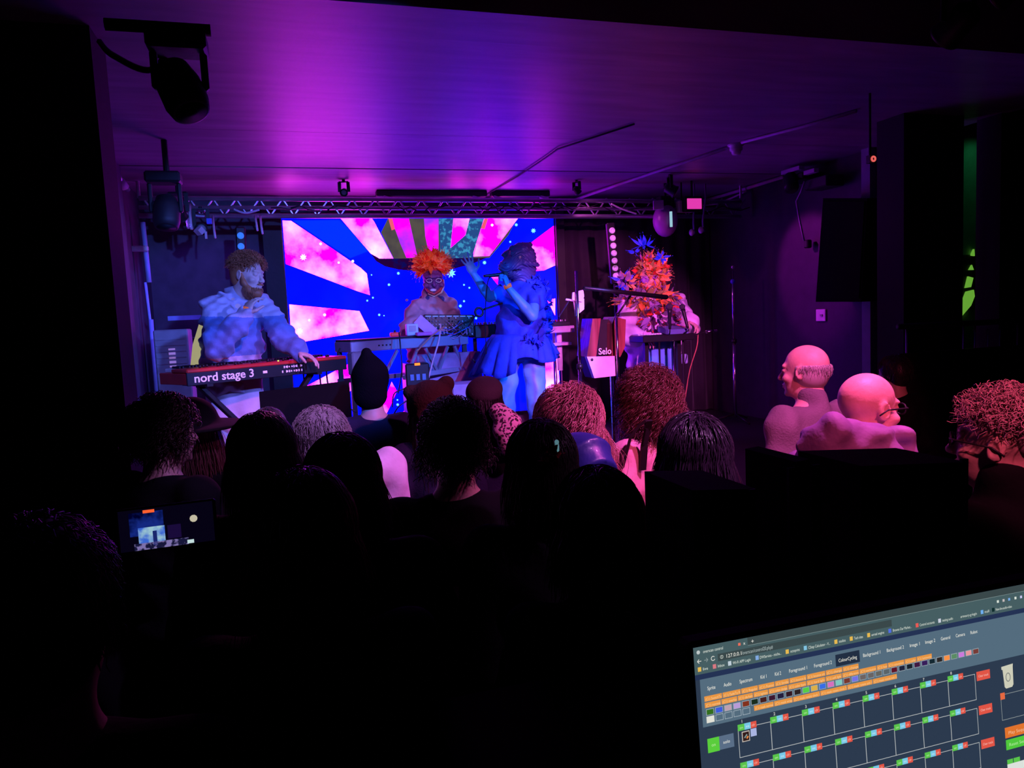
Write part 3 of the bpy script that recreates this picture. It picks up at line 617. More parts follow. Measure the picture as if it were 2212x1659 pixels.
for r in range(5):
    v = 85.3+r*37-(0 if r == 0 else .2*r)
    for c in range(8):
        u = 41.5+c*36.48; frm(u, v, u+36.9, v+28, .55, Ln, 3); rect(u, v-4, u+7.4, v+2.2, Gn, 4); rect(u+7.4, v-4, u+14.4, v+2.2, Bl, 4); rect(u+14.4, v-4, u+20.8, v+2.2, Rd, 4)
        utx('on', u+2, v+.4, 3.6, uc(190, 235, 170), 5); utx('mt', u+8.8, v+.4, 3.6, uc(210, 235, 245), 5); utx('clr', u+15.4, v+.4, 3.6, uc(245, 190, 180), 5)
        if r == 0: utx(str(c+1), u+4, v-5.2, 4.2, Wh)
    rect(335.8, v-1.6, 354.3, v+8.2, Rd, 4); utx('Clear track', 338, v+4.6, 3.6, uc(245, 190, 180), 5, width=14)
rect(45.4, 88.8, 54, 98.8, uc(200, 190, 180), 5); rect(46.2, 89.6, 53.2, 98, uc(50, 28, 28), 6); line([(48, 95), (51, 92)], 1.4, uc(130, 150, 150), 7); line([(50.4, 96), (52, 94)], 1.6, uc(240, 140, 70), 7)
rect(55.2, 88, 61.8, 95.4, uc(170, 180, 225), 5)
rect(8, 88, 20.6, 101.5, uc(90, 205, 60), 4); utx('on', 12, 96, 4.4, uc(190, 235, 160), 5); rect(20.6, 88, 36.5, 101, uc(90, 110, 135), 4); utx('solo', 24.6, 96, 4.4, Wh, 5)
ui.poly([U(*a, 4) for a in ((370.5, 84.5), (387, 83.5), (386.5, 87), (386, 106), (384, 108.5), (375.5, 109), (373.5, 107), (372, 88), (370.5, 87.5))], uc(205, 205, 185), False)
line([(379+3*math.cos(t), 97+4.6*math.sin(t)) for t in np.linspace(0, 6.283, 14)], .9, uc(110, 115, 115), 5)
frm(367, 114.5, 470, 142.5, .5, uc(150, 160, 160), 3); rect(366.5, 112.6, 372.8, 119.8, uc(230, 105, 65), 4)
rect(369.6, 151, 470, 162.5, uc(225, 115, 45), 4); utx('Play Sequence', 374, 159, 5, uc(240, 190, 150), 5, width=34)
rect(370, 164.5, 470, 175.5, uc(80, 200, 60), 4); utx('Reset Sequence', 374, 172, 5, uc(180, 235, 160), 5, width=36)
rect(370, 186, 378, 191, Gn, 4); rect(379, 186, 388, 191, Gn, 4); rect(370, 191, 470, 240, uc(220, 225, 220), 3)
ui.build('display', Bg, mon)
SPK = mat('matte_black_speaker', (.004, .004, .005), .9, spec=.1)
# ------------------------------------------------------------------ performers
def setmat(o, m, pred):
    me = o.data; me.materials.append(m); k = len(me.materials)-1; org = np.array(o['_org'])
    c = np.zeros(len(me.polygons)*3); me.polygons.foreach_get('center', c); c = c.reshape(-1, 3)+org
    idx = np.zeros(len(me.polygons), int); me.polygons.foreach_get('material_index', idx); idx[pred(c)] = k
    me.polygons.foreach_set('material_index', idx.tolist()); me.update()
def blades(mb, cen, R, rad, n, length, width, mats, seed=0, region=None, curl=.5, droop=.0, outw=1.0):
    """curved feather-like leaves growing out of an ellipsoid"""
    rng = np.random.RandomState(seed); k = 0
    while k < n:
        d = rng.normal(size=3); d /= np.linalg.norm(d)
        if region and not region(d): continue
        k += 1; p = V(*rad)*d; t = np.cross(d, rng.normal(size=3)); t /= np.linalg.norm(t)
        dr = d*outw+t*rng.uniform(.1, .7); dr[2] -= droop; dr /= np.linalg.norm(dr); sd = np.cross(dr, t+d*.3); sd /= np.linalg.norm(sd); b = np.cross(sd, dr)
        L = length*rng.uniform(.6, 1.25); w = width*rng.uniform(.6, 1.2); vs = []; m = 6
        for i in range(m+1):
            f = i/m; q = p+dr*L*f+b*curl*L*f*f*rng.uniform(.6, .9); q[2] -= droop*L*f*f*.6; ww = w*math.sin(min(1, f*1.15+.12)*math.pi)**.8 if f < .87 else w*.12
            vs += [q-sd*ww, q+b*ww*.35, q+sd*ww]
        vs = np.array(vs) @ R.T+np.array(cen); F = []
        for i in range(m):
            for j in (0, 1): F.append((i*3+j, i*3+j+1, i*3+j+4, i*3+j+3))
        mb.raw(vs, F, mats[rng.randint(len(mats))])
def posed(J0, s, fw, w=1.0):
    J = dict(J0); J['s'] = s; J['w'] = w; J['R'] = frame(fw)
    for q, x in (('r', 1), ('l', -1)):
        J.setdefault('hip'+q, J['pelvis']+J['R'] @ V(.09*x, 0, -.03)*s)
        J.setdefault('kn'+q, V(*(J['hip'+q]*.5)[:2], 0)+V(*(J['hip'+q]*.5)[:2], .75+.5*s)+J['R'] @ V(.02*x, .03, 0))
        J.setdefault('an'+q, V(*J['kn'+q][:2], .75+.09*s)+J['R'] @ V(.01*x, -.04, 0)); J.setdefault('toe'+q, J['an'+q]+J['R'] @ V(.02*x, .16, -.06)); J.setdefault('hd'+q, V(0, 0, -1))
    return J
JB = mat('blue_grey_jacket', (.13, .22, .50), .85, bump=.3, bscale=50, sheen=.2); JL = mat('pale_lilac_panel', (.50, .46, .58), .85, bump=.3, bscale=50)
GING = mat('ginger_hair', (.42, .15, .06), .5); BAND = mat('glowing_orange_band', (1, .22, .04), .5, emit=(1, .16, .02), es=.25)  # wristband colour has a fluorescent glow put in by emission
# --- keyboard player at the left
Y1 = 5.3
J = dict(neck=at(512, 650, 5.33), pelvis=at(497, 800, 5.45), shr=at(466, 668, 5.2), elr=at(472, 748, 5.02), wrr=at(527, 682, 4.98), shl=at(562, 662, 5.42), ell=at(610, 722, 5.3), wrl=at(645, 762, 5.18), hipr=at(480, 815, 5.45), hipl=at(525, 815, 5.45))
J = posed(J, 1.08, (.55, -.85)); fh = V(.82, -.57, -.08); J['HR'] = frame(fh, (.12, 0, 1)); J['hc'] = at(535, 596, 5.27)
J['hdr'] = at(548, 640, 4.99)-J['wrr']
pl1 = thing('person', (J['pelvis'][0], J['pelvis'][1], .75), 'bearded keyboard player in a blue and lilac jacket resting a hand on his chin', 'person', None)
hk = {'r': (at(549, 636, 5.03)-J['wrr'], V(.6, .5, .2), -1, dict(curl=.45, spread=.1)), 'l': (V(.75, -.35, -.32), V(-.1, -.1, -1), -1, dict(curl=.35, spread=.2))}
body_sdf(J, .006, ('r', 'l'), True, hk).build('body', SKINP, pl1)
S = top_sdf(J, .03, .008, .98, .05, .05, 3, .014, bag=.03); S.dis.append(folds(.006, 75, 5)); jk = S.build('jacket', JB, pl1)
zy = at(500, 685, 5.3)[2]; zh = at(500, 768, 5.4)[2]
setmat(jk, JL, lambda c: (c[:, 2] > zy+.01*np.sin(9*c[:, 0])) | ((c[:, 2] < zh) & (c[:, 0] < at(570, 780, 5.3)[0])))
legs_sdf(J, .03, .011, 2).build('trousers', mat('pale_trousers', (.62, .56, .62), .85, bump=.2, bscale=30), pl1); shoes_sdf(J).build('shoes', BLKM, pl1)
Lh = lambda *p: J['hc']+J['HR'] @ (V(*p)*J['s'])
S = SDF(.006); S.ell(Lh(0, -.022, .04), V(.084, .098, .088)*J['s'], J['HR']); S.ell(Lh(0, .02, .11), V(.055, .06, .03), J['HR'], k=.03); S.ell(Lh(0, -.05, -.01), V(.072, .055, .07)*J['s'], J['HR'], k=.02); S.boxs(Lh(0, .13, .0), V(.2, .1, .085)*J['s'], J['HR'], k=.012, sub=True); S.boxs(Lh(0, .06, -.07), V(.2, .075, .085)*J['s'], J['HR'], k=.012, sub=True)
st_ = strands(J, 1500, .045, .0018, grav=.05, curl=.005, cfreq=1.5, seed=4, seg=6, off=.01, lift=.6, jit=.6, cling=1.35, region=lambda d: (d[:, 2] > .35) & (d[:, 1] < .75))
S.build('hair', GING, pl1, None, lambda mb: mb.rawnp(*st_, GING))
S = SDF(.005); L = lambda *p: J['hc']+J['HR'] @ (V(*p)*J['s']); S.ell(L(0, .062, -.1), V(.04, .034, .03), J['HR']); S.cap(L(-.022, .096, -.052), L(.022, .096, -.052), .007, k=.01)
for x in (-1, 1): S.chain([L(.069*x, .006, .005), L(.063*x, .02, -.045), L(.046*x, .05, -.088), L(0, .075, -.108)], [.010, .015, .02, .024], k=.02)
st_ = strands(J, 900, .022, .0011, grav=.3, seed=9, seg=4, off=0, lift=.4, cen=(0, .03, -.07), rad=(.068, .062, .058), region=lambda d: (d[:, 2] < .0) & (d[:, 1] > -.2))
S.build('beard', GING, pl1, None, lambda mb: mb.rawnp(*st_, GING))
for a_, b_ in (((527, 682, 4.98), (533, 672, 4.985)),):
    MB().rod(J['wrr']*.88+at(549, 636, 5.03)*.12, J['wrr']*.68+at(549, 636, 5.03)*.32, .033, BAND, 14).build('wristband', BAND, pl1, True, 'orange wristband')
mb = MB(); zt = at(445, 700, 5.5); pts = [at(435, 682, 5.4), at(450, 690, 5.4), at(464, 792, 5.4), at(411, 792, 5.4), at(416, 745, 5.4)]
mb.prism(pts, (.02, .05, 0), mat('glowing_yellow_cloth', (.85, .8, .45), .85, bump=.2, bscale=30, emit=(.75, .7, .35), es=.45)); mb.build('jacket_tail', None, pl1, False, 'pale yellow back panel of the jacket')  # emission added to the cloth, blue light alone leaves it dark
# --- masked player with the orange feather wig
WIG = [mat('glowing_orange_feather', (1, .22, .06), .6, var=.3, emit=(1, .12, .02), es=.10), mat('glowing_red_feather', (.75, .04, .03), .6, var=.3, emit=(1, .03, .01), es=.05), mat('glowing_coral_feather', (1, .35, .18), .6, emit=(1, .2, .06), es=.10)]  # slight emission makes the feathers glow as if fluorescing
J = dict(neck=at(934, 648, 6.75), pelvis=at(935, 775, 6.95), shr=at(900, 668, 6.7), elr=at(890, 712, 6.62), wrr=at(908, 722, 6.42), shl=at(970, 668, 6.75), ell=at(984, 715, 6.62), wrl=at(960, 703, 6.42))
J = posed(J, 1.05, (-.15, -1), 1.05); J['HR'] = frame(V(-.12, -1, -.28)); J['hc'] = at(935, 603, 6.66)
pl2 = thing('person', (J['pelvis'][0], J['pelvis'][1], .75), 'masked synth player with an orange feather wig behind the synthesizer table', 'person')
hk = {'r': (V(.25, -.75, -.45), V(0, -.3, -1), 1, dict(curl=.4, spread=.2)), 'l': (V(-.35, -.8, -.3), V(0, -.3, -1), -1, dict(curl=.3, spread=.2))}
body_sdf(J, .007, ('r', 'l'), True, hk).build('body', SKIN, pl2)
S = top_sdf(J, .035, .010, .95, .05, .06, 7, .014, bag=.05); S.cap(J['neck']-V(0, 0, .03), J['waist'], .095, .2, k=.1); [S.cap(J['neck']-V(0, 0, .06), J['el'+q], .07, .09, k=.05) for q in 'rl']; S.dis.append(folds(.016, 42, 6)); S.build('robe', mat('dusty_brown_robe', (.42, .22, .26), .9, bump=.3, bscale=30, var=.3), pl2)
legs_sdf(J, .03, .014).build('trousers', BLK, pl2); shoes_sdf(J).build('shoes', BLKM, pl2)
S = SDF(.008); nk_ = J['neck']; [S.cap(nk_+V(.085*math.cos(a), .075*math.sin(a)-.01, .01+.012*math.sin(3*a)), nk_+V(.085*math.cos(a+.7), .075*math.sin(a+.7)-.01, .01+.012*math.sin(3*a+2)), .026, k=.02) for a in np.arange(9)*.7]; S.dis.append(folds(.006, 60, 2)); S.build('neck_scarf', mat('navy_speckled_scarf', (.06, .06, .2), .9, var=.6, vscale=60), pl2)
S = SDF(.005); HR = J['HR']; s = 1.12; L = lambda *p: J['hc']+HR @ (V(*p)*s)
S.ell(L(0, 0, .02), V(.092, .105, .105), HR); S.ell(L(0, .03, -.05), V(.075, .08, .09), HR, k=.03); S.ell(L(0, .06, -.085), V(.05, .04, .035), HR, k=.02)
S.ell(L(0, .10, .045), V(.075, .03, .02), HR, k=.015)
for x in (-1, 1):
    S.ell(L(.036*x, .115, .012), V(.026, .016, .02), HR, k=.008, sub=True); S.ell(L(.062*x, .075, -.03), V(.03, .035, .024), HR, k=.02)
S.cap(L(0, .1, .01), L(0, .125, -.02), .012, .018, k=.012); S.dis.append(lambda X, Y, Z: .0022*np.sin(150*Z+8*np.sin(30*X))+0*X+0*Y)
mk = S.build('mask', mat('purple_rubber_mask', (.20, .07, .28), .5, bump=.3, bscale=60), pl2)
MW = mat('white_mask_paint', (.85, .82, .85), .5); MR = mat('red_mask_paint', (.55, .05, .06), .5); MC = mat('cream_mask_paint', (.7, .6, .45), .5)
mb = MB()
for x in (-1, 1): mb.tube([L(.037*x+.022*math.cos(a), .1+.012*abs(math.sin(a)), .012+.015*math.sin(a)) for a in np.linspace(0, 6.283, 15)], .0042, MW, 6, False); 
mb.build('eye_rims', MW, pl2, True, 'white painted eye rings')
mb = MB(); mb.ball(L(.01, .118, -.062), (.03, .012, .013), MW, 12, HR); mb.build('teeth', MW, pl2, True, 'white grinning teeth')
mb = MB(); mb.tube([L(-.075, .055, .01), L(-.068, .075, -.04), L(-.045, .09, -.075), L(0, .095, -.1), L(.045, .09, -.08), L(.07, .07, -.045)], [.006, .012, .015, .014, .013, .005], MR, 8); mb.tube([L(-.085, .03, .0), L(-.083, .045, -.05), L(-.06, .065, -.095), L(0, .075, -.122), L(.05, .07, -.1)], [.005, .009, .012, .012, .006], MC, 8)
mb.build('mask_lips', MR, pl2, True, 'painted red and cream lips')
mb = MB(); mb.ball(L(0, -.02, .09), (.1, .1, .07), WIG[1], 14, HR)
blades(mb, L(0, -.02, .1), HR, (.09, .09, .06), 520, .12, .026, WIG, 5, lambda d: d[2] > -.35 and not (d[1] > .6 and d[2] < .2), .45)
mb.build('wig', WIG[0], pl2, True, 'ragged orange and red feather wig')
# --- blue costumed singer
BS = mat('blue_painted_skin', (.06, .30, .60), .5, bump=.15, bscale=40, var=.2); BD = mat('blue_costume_cloth', (.012, .07, .6), .8, bump=.4, bscale=35, var=.35); BL = mat('pale_blue_legging', (.10, .45, .80), .55, bump=.25, bscale=30, var=.25)
LZ = mat('blue_grey_reptile_rubber', (.06, .07, .24), .42, bump=.35, bscale=55, var=.3, coat=.3)
J = dict(neck=at(1128, 612, 6.0), pelvis=at(1122, 748, 6.05), shl=at(1160, 628, 5.9), ell=at(1150, 683, 5.72), wrl=at(1098, 622, 5.72), shr=at(1096, 628, 6.08), elr=at(1058, 642, 6.02), wrr=at(1023, 592, 6.0),
         hipr=at(1100, 760, 6.1), hipl=at(1150, 760, 6.02), knr=at(1092, 868, 6.05), knl=at(1160, 872, 5.95))
J = posed(J, 1.05, (-.72, -.7), 1.05); J['hdr'] = V(-.3, 0, 1); J['HR'] = frame(V(-.92, -.36, -.05)); J['hc'] = at(1122, 570, 5.98)
pl3 = thing('person', (J['pelvis'][0], J['pelvis'][1], .75), 'singer in a blue reptile mask and ruffled blue dress, one arm raised', 'person')
hk = {'l': (V(-.25, .0, 1), V(-.75, .5, -.1), -1, dict(curl=1.15, spread=.05)), 'r': (V(-.35, .05, 1), V(.1, -1, 0), 1, dict(curl=.12, spread=.4))}
S = body_sdf(J, .0065, ('r', 'l'), False, hk, 1.2, head=False); S.cap(J['neck'], J['hc'], .07, .07); S.build('body', BS, pl3)
S = SDF(.006); HR = J['HR']; L = lambda *p: J['hc']+HR @ (V(*p)*1.12)
S.ell(L(0, -.03, .045), V(.115, .125, .125), HR); S.ell(L(0, .045, .0), V(.095, .105, .08), HR, k=.05); S.ell(L(0, .13, -.015), V(.075, .06, .055), HR, k=.04); S.ell(L(0, .045, -.075), V(.085, .085, .04), HR, k=.03)
S.ell(L(0, .06, -.048), V(.1, .105, .006), HR, k=.012, sub=True); S.cap(L(0, -.05, -.05), J['neck']-V(0, 0, .02), .095, .085, k=.05)
for x in (-1, 1):
    S.cap(L(.05*x, .1, .075), L(.085*x, 0, .1), .022, .028, k=.02); S.ell(L(.088*x, .055, .045), V(.024, .03, .024), HR, k=.012, sub=True); S.ell(L(.07*x, .052, .045), V(.024, .024, .02), HR, k=.004)
    S.ell(L(.03*x, .16, .005), V(.012, .014, .01), HR, k=.006, sub=True); S.cap(L(.1*x, .03, .0), L(.11*x, -.08, -.02), .02, .02, k=.02)
S.cap(L(0, .07, .12), L(0, -.12, .14), .018, .022, k=.025); S.dis.append(lambda X, Y, Z: .0035*np.sin(190*Z+10*np.sin(22*X)+6*np.sin(25*Y))+0*X)
S.build('reptile_mask', LZ, pl3, None, None)
mb = MB()
for x in (-1, 1): MB().ball(L(.082*x, .058, .045), .014, mat('glass_eye', (.4, .4, .35), .1, coat=1), 10).build('eye', None, pl3, True)
S = top_sdf(J, .022, .009, .22, .02, .02, 11, .012, fat=1.25, bag=.035); S.build('bodice', BD, pl3)
mb = MB(); n = 96; rows = 9; vs = []; c0 = at(1118, 722, 6.03); c1 = V(c0[0]-.03, c0[1], at(1110, 778, 6.0)[2])
for k in range(rows):
    t = k/(rows-1); c = c0*(1-t)+c1*t; r = .19+.13*t**.7
    for i in range(n):
        a = i/n*6.283; q = r*(1+.10*t*math.sin(13*a+2*math.sin(3*a))+.05*t*math.sin(29*a)); vs.append(c+V(q*1.12*math.cos(a), q*.85*math.sin(a), -.03*t*math.sin(5*a)-(.10*t if math.cos(a) < -.2 else 0)))
mb.raw(vs, [(k*n+i, k*n+(i+1) % n, (k+1)*n+(i+1) % n, (k+1)*n+i) for k in range(rows-1) for i in range(n)], BD)
sk = mb.build('skirt', BD, pl3, True); md = sk.modifiers.new('s', 'SOLIDIFY'); md.thickness = .012
mb = MB()
for (px, py, yy, r_, sd_) in ((1160, 620, 5.9, .075, 1), (1172, 655, 5.95, .06, 2), (1175, 690, 6.0, .07, 3), (1100, 618, 6.05, .06, 4), (1168, 712, 5.95, .08, 5), (1145, 740, 5.85, .08, 6)):
    blades(mb, at(px, py, yy), np.eye(3), (r_, r_, r_*.7), 60, .06, .022, [BD], sd_, None, .8)
mb.build('ruffle', BD, pl3, True, 'frayed blue ruffles on shoulder and back')
S = SDF(.009)
for q in 'rl': S.chain([J['hip'+q], J['kn'+q], J['an'+q]], [.105, .08, .065], k=.04)
S.dis.append(folds(.008, 26, 3)); S.build('leggings', BL, pl3); shoes_sdf(J).build('boots', BD, pl3)
mb = MB(); mb.rod(J['wrl']-V(.0, 0, .0), J['wrl']+V(-.01, 0, .028), .033, BAND, 14); mb.build('wristband', BAND, pl3, True, 'orange wristband')
# --- right-hand player in the feathered head-dress and pale cloak
J = dict(neck=at(1410, 645, 6.3), pelvis=at(1412, 780, 6.35), shr=at(1362, 664, 6.28), elr=at(1343, 722, 6.15), wrr=at(1382, 728, 6.0), shl=at(1458, 660, 6.3), ell=at(1486, 708, 6.2), wrl=at(1490, 694, 5.98))
J = posed(J, 1.05, (-.25, -1), 1.1); J['HR'] = frame(V(-.9, -.55, -.3)); J['hc'] = at(1404, 596, 6.25)
pl4 = thing('person', (J['pelvis'][0], J['pelvis'][1], .75), 'player in an orange and blue feathered head-dress and pale cloak at the right keyboard', 'person')
hk = {'l': (V(.2, -.7, -.45), V(-.1, -.5, -1), -1, dict(curl=.5, spread=.25)), 'r': (V(.4, -.8, -.3), V(0, 0, -1), 1, dict(curl=.4, spread=.2))}
body_sdf(J, .007, ('r', 'l'), True, hk).build('body', SKINP, pl4)
CK = mat('pale_lilac_cloak', (.75, .62, .82), .85, bump=.3, bscale=30, var=.2)
S = top_sdf(J, .05, .010, .96, .05, .03, 13, .014, bag=.06); S.cap(J['pelvis'], J['pelvis']*V(1, 1, 0)+V(0, 0, .95), .22, .26, k=.08); S.build('cloak', CK, pl4)
legs_sdf(J, .02, .014).build('trousers', BLK, pl4); shoes_sdf(J).build('shoes', BLKM, pl4)
fo = [WIG[0], WIG[1], WIG[2], mat('olive_feather', (.35, .28, .08), .7), mat('violet_feather', (.4, .12, .6), .7)]; fb = [mat('glowing_cobalt_feather', (.03, .04, .95), .6, emit=(.02, .03, 1), es=.25)]  # cobalt plumes get an emissive glow as well
mb = MB(); HR = J['HR']; L = lambda *p: J['hc']+HR @ (V(*p)*1.1); mb.ball(L(0, -.04, .02), (.1, .11, .13), WIG[1], 14, HR)
blades(mb, L(0, -.04, .02), HR, (.1, .11, .12), 330, .11, .022, fo, 21, lambda d: not (d[1] > .9 and abs(d[2]) < .3), .5)
blades(mb, at(1392, 532, 6.25), np.eye(3), (.03, .03, .02), 16, .13, .02, fb, 4, lambda d: d[2] > .1, .2)
blades(mb, at(1430, 555, 6.1), np.eye(3), (.02, .02, .02), 12, .07, .016, fb, 5, None, .3); blades(mb, at(1372, 545, 6.2), np.eye(3), (.01, .01, .01), 8, .07, .012, fb, 6, None, .3)
mb.build('headdress', WIG[0], pl4, True, 'orange feather head-dress with blue plumes')
S = SDF(.006); S.ell(L(0, .035, -.01), V(.06, .06, .085), HR); S.ell(L(0, .1, -.01), V(.02, .03, .03), HR, k=.02)
for x in (-1, 1): S.ell(L(.035*x, .11, .03), V(.02, .02, .016), HR, k=.006, sub=True)
S.build('mask', mat('violet_mask', (.4, .15, .6), .4), pl4)
mb = MB(); fr = [mat('grey_violet_feather', (.3, .18, .42), .8), mat('dusky_feather', (.2, .14, .22), .8), WIG[0], fo[3]]
blades(mb, at(1400, 645, 6.25), np.eye(3), (.24, .16, .06), 330, .13, .022, fr, 31, None, .6, .35)
blades(mb, at(1349, 608, 6.15), np.eye(3), (.05, .04, .04), 40, .09, .02, [fr[0], fr[0], fb[0], WIG[2]], 32, None, .5)
blades(mb, at(1430, 690, 6.05), np.eye(3), (.16, .06, .12), 120, .10, .022, [fr[0], fr[1], fr[0], WIG[1]], 34, None, .6, .4)
mb.build('feather_collar', fr[0], pl4, True, 'shaggy violet and rust feather collar')
# ------------------------------------------------------------------ stage equipment
RED = mat('red_lacquer', (.62, .03, .02), .4, coat=.3, emit=(1, .05, .03), es=.0); WT = mat('glowing_white_print', (.85, .8, .9), .5, emit=(.55, .3, .8), es=.35)  # print carries a little added glow so lettering reads bright
A0, A1 = at(402, 797, 4.75), at(748, 769, 5.42); d = A1-A0; d[2] = 0; Lk = np.linalg.norm(d); d /= Lk; nn = V(d[1], -d[0], 0); zk = (A0[2]+A1[2])/2
nn = nn*(1 if nn[1] < 0 else -1); kc = (A0+A1)/2; kb = thing('stage_piano', V(kc[0], kc[1], zk-.1)-nn*.16, 'long red stage piano lettered in white, in front of the bearded player', 'keyboard')
Rk = np.stack([d, -nn, V(0, 0, 1)], 1); K = lambda a, b, c: V(A0[0], A0[1], zk)+d*a*Lk-nn*b+V(0, 0, c)
MB().box(K(.5, .006, -.058), (Lk, .012, .085), BLKM, Rk, .003).build('rear_panel', BLKM, kb)
mb = MB(); mb.box(K(.5, .09, -.012), (Lk, .19, .024), RED, Rk, .006); mb.box(K(.5, .17, -.06), (Lk, .33, .07), RED, Rk, .004); mb.build('case', RED, kb)
mb = MB(); nk = 52; kw = (Lk-.08)/nk
for i in range(nk): mb.box(K((.04+kw*(i+.5))/Lk, .265, -.012), (kw*.92, .145, .02), WHITEP, Rk, .002)
mb.build('white_keys', WHITEP, kb)
mb = MB()
for i in range(nk-1):
    if i % 7 in (0, 1, 3, 4, 5): mb.box(K((.04+kw*(i+1))/Lk, .235, .004), (kw*.5, .09, .018), BLK, Rk, .002)
mb.build('black_keys', BLK, kb)
mb = MB()
for i in range(26): MB().lathe([(.008, 0), (.008, .012), (.005, .016)], K(.1+.033*i, .06+.03*(i % 3), .0), BLKM, n=8).build('knob', BLKM, kb, True)
mb = MB(); ox = K(.035, -.0015, -.082); tx, ty = d, V(0, 0, 1)
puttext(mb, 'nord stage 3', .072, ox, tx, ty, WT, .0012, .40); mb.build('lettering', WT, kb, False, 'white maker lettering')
mb = MB(); [mb.box(K(.55, -.002, 0)+d*(.0125*i+.003*(i % 3))+V(0, 0, -.04-.03*r_), (.008, .003, .010+.005*((i+r_) % 2)), WT, Rk) for i in range(13) for r_ in (0, 1) if (i*7+r_*3) % 5]; mb.box(K(.44, -.002, -.06), (.03, .004, .016), WT, Rk); mb.build('panel_print', WT, kb)
mb = MB(); mb.ball(K(.545, .03, .002), .005, emat('green_led', (.4, 1, .1), 3), 8); mb.build('green_led', None, kb)
# its X stand
ks = thing('keyboard_stand', V(kc[0], kc[1], .75)-nn*.16, 'black crossed keyboard stand under the red stage piano', 'stand')
for t0, t1, nm in ((.12, .80, 'leg'), (.80, .12, 'leg')):
    a = K(t0, .12, -.11); b = K(t1, .12, 0); b[2] = .79; MB().bar(a-nn*(.02 if t0 < .5 else -.02), b-nn*(.02 if t0 < .5 else -.02), .045, .03, BLKM, .004).build(nm, BLKM, ks)
for t0 in (.12, .80): MB().bar(K(t0, 0, -.105), K(t0, .30, -.105), .04, .02, BLKM).build('support_arm', BLKM, ks)
for t0 in (.12, .80): a = K(t0, -.05, 0); b = K(t0, .32, 0); a[2] = b[2] = .77; MB().bar(a, b, .04, .03, BLKM).build('foot', BLKM, ks)
# drape lumps on the piano's right end, cables hanging
def cable(name, pts, r, label, m=RUB, sm=8, cat='cable', group=None):
    P = np.array(pts, float); n = len(P); out = []
    for i in range(n-1):
        p0, p1, p2, p3 = P[max(i-1, 0)], P[i], P[i+1], P[min(i+2, n-1)]
        for t in np.linspace(0, 1, sm, endpoint=False): out.append(.5*((2*p1)+(-p0+p2)*t+(2*p0-5*p1+4*p2-p3)*t*t+(-p0+3*p1-3*p2+p3)*t**3))
    out.append(P[-1]); return tag(MB().tube(out, r, m, 6).build(name, m, None, True), label, cat, group)
for i, q in enumerate((((655, 815), (662, 850), (690, 880), (735, 900)), ((690, 812), (694, 850), (702, 890), (712, 925)), ((672, 818), (660, 845), (655, 865)), ((705, 812), (712, 852), (738, 882), (770, 900)))):
    cable('cable', [at(a, b-10, 5.6) for a, b in q], .006, 'black cable drooping below the right end of the red piano, %s' % ['running right to the table', 'nearly straight down', 'short and curled left', 'longest sagging one'][i])
# left back: amplifier stack
am = thing('guitar_amplifier', at(430, 800, 7.4)*V(1, 1, 0)+V(0, 0, .75), 'black amplifier cabinet with grey control strip behind the bearded player', 'amplifier')
c = at(418, 720, 7.3); MB().box((c[0], 7.5, 1.35), (.5, .4, 1.2), BLK, bev=.01).build('cabinet', BLK, am); MB().box((c[0], 7.29, 1.6), (.44, .01, .5), mat('speaker_grille_cloth', (.03, .03, .035), .9, bump=.4, bscale=200), bev=.003).build('grille', None, am)
MB().box((c[0], 7.29, at(410, 686, 7.29)[2]), (.40, .02, .04), mat('blue_grey_panel', (.25, .35, .6), .5)).build('control_panel', None, am)
rk = thing('rack_unit', at(370, 800, 6.6)*V(1, 1, 0)+V(0, 0, .75), 'grey rack case with white printed panel beside the left wall', 'rack')
c = at(372, 765, 6.6); MB().box((c[0], 6.75, (c[2]+.2+.75)/2), (.26, .3, c[2]+.2-.75), GREYP, bev=.01).build('case', GREYP, rk)
mb = MB(); [mb.box((c[0]+.0, 6.596, c[2]-.1+.035*i), (.05, .004, .014+.006*(i % 2)), WT) for i in range(5)]; 
for i in range(5): mb.box((c[0], 6.597, c[2]+.12-.05*i), (.22, .006, .008), STEEL)
mb.build('front_panel', STEEL, rk)
# long synth table: a pale flight-case top on a steel truss stand
TP = mat('lilac_aluminium', (.5, .5, .62), .35, metal=.6, var=.1, bump=.05)
T0, T1 = at(757, 745, 5.95), at(1012, 728, 6.35); d = T1-T0; d[2] = 0; Lt = np.linalg.norm(d); d /= Lt; nn = V(-d[1], d[0], 0); zt = (T0[2]+T1[2])/2
Rt = np.stack([d, nn, V(0, 0, 1)], 1); K = lambda a, b, c: V(T0[0], T0[1], zt)+d*a*Lt+nn*b+V(0, 0, c)
tb = thing('synth_table', K(.5, .2, 0)*V(1, 1, 0)+V(0, 0, .75), 'long pale metal keyboard table on a cross-braced stand before the orange wig', 'table')
MB().box(K(.5, .15, -.02), (Lt, .3, .085), TP, Rt, .006).build('table_top', TP, tb)
MB().box(K(.5, .15, .03), (Lt*.99, .28, .015), BLK, Rt, .003).build('top_mat', BLK, tb)
mb = MB()
for i in range(4): mb.box(K(.22+.03*i, -.003, -.02), (.012, .006, .012), BLK, Rt)
mb.build('ports', BLK, tb)
MB().bar(K(.42, .03, -.30), K(1.0, .03, -.27), .04, .04, TP, .004).build('stand_rail', TP, tb); MB().bar(K(.0, .27, -.30), K(1.0, .27, -.30), .04, .04, TP, .004).build('stand_rail', TP, tb)
for a, b in ((.45, .55), (.72, .62), (.72, .82), (.97, .88), (.25, .38), (.1, .0)): MB().bar(K(a, .03, -.29), K(b, .03, -.07), .022, .022, STEEL).build('brace', STEEL, tb)
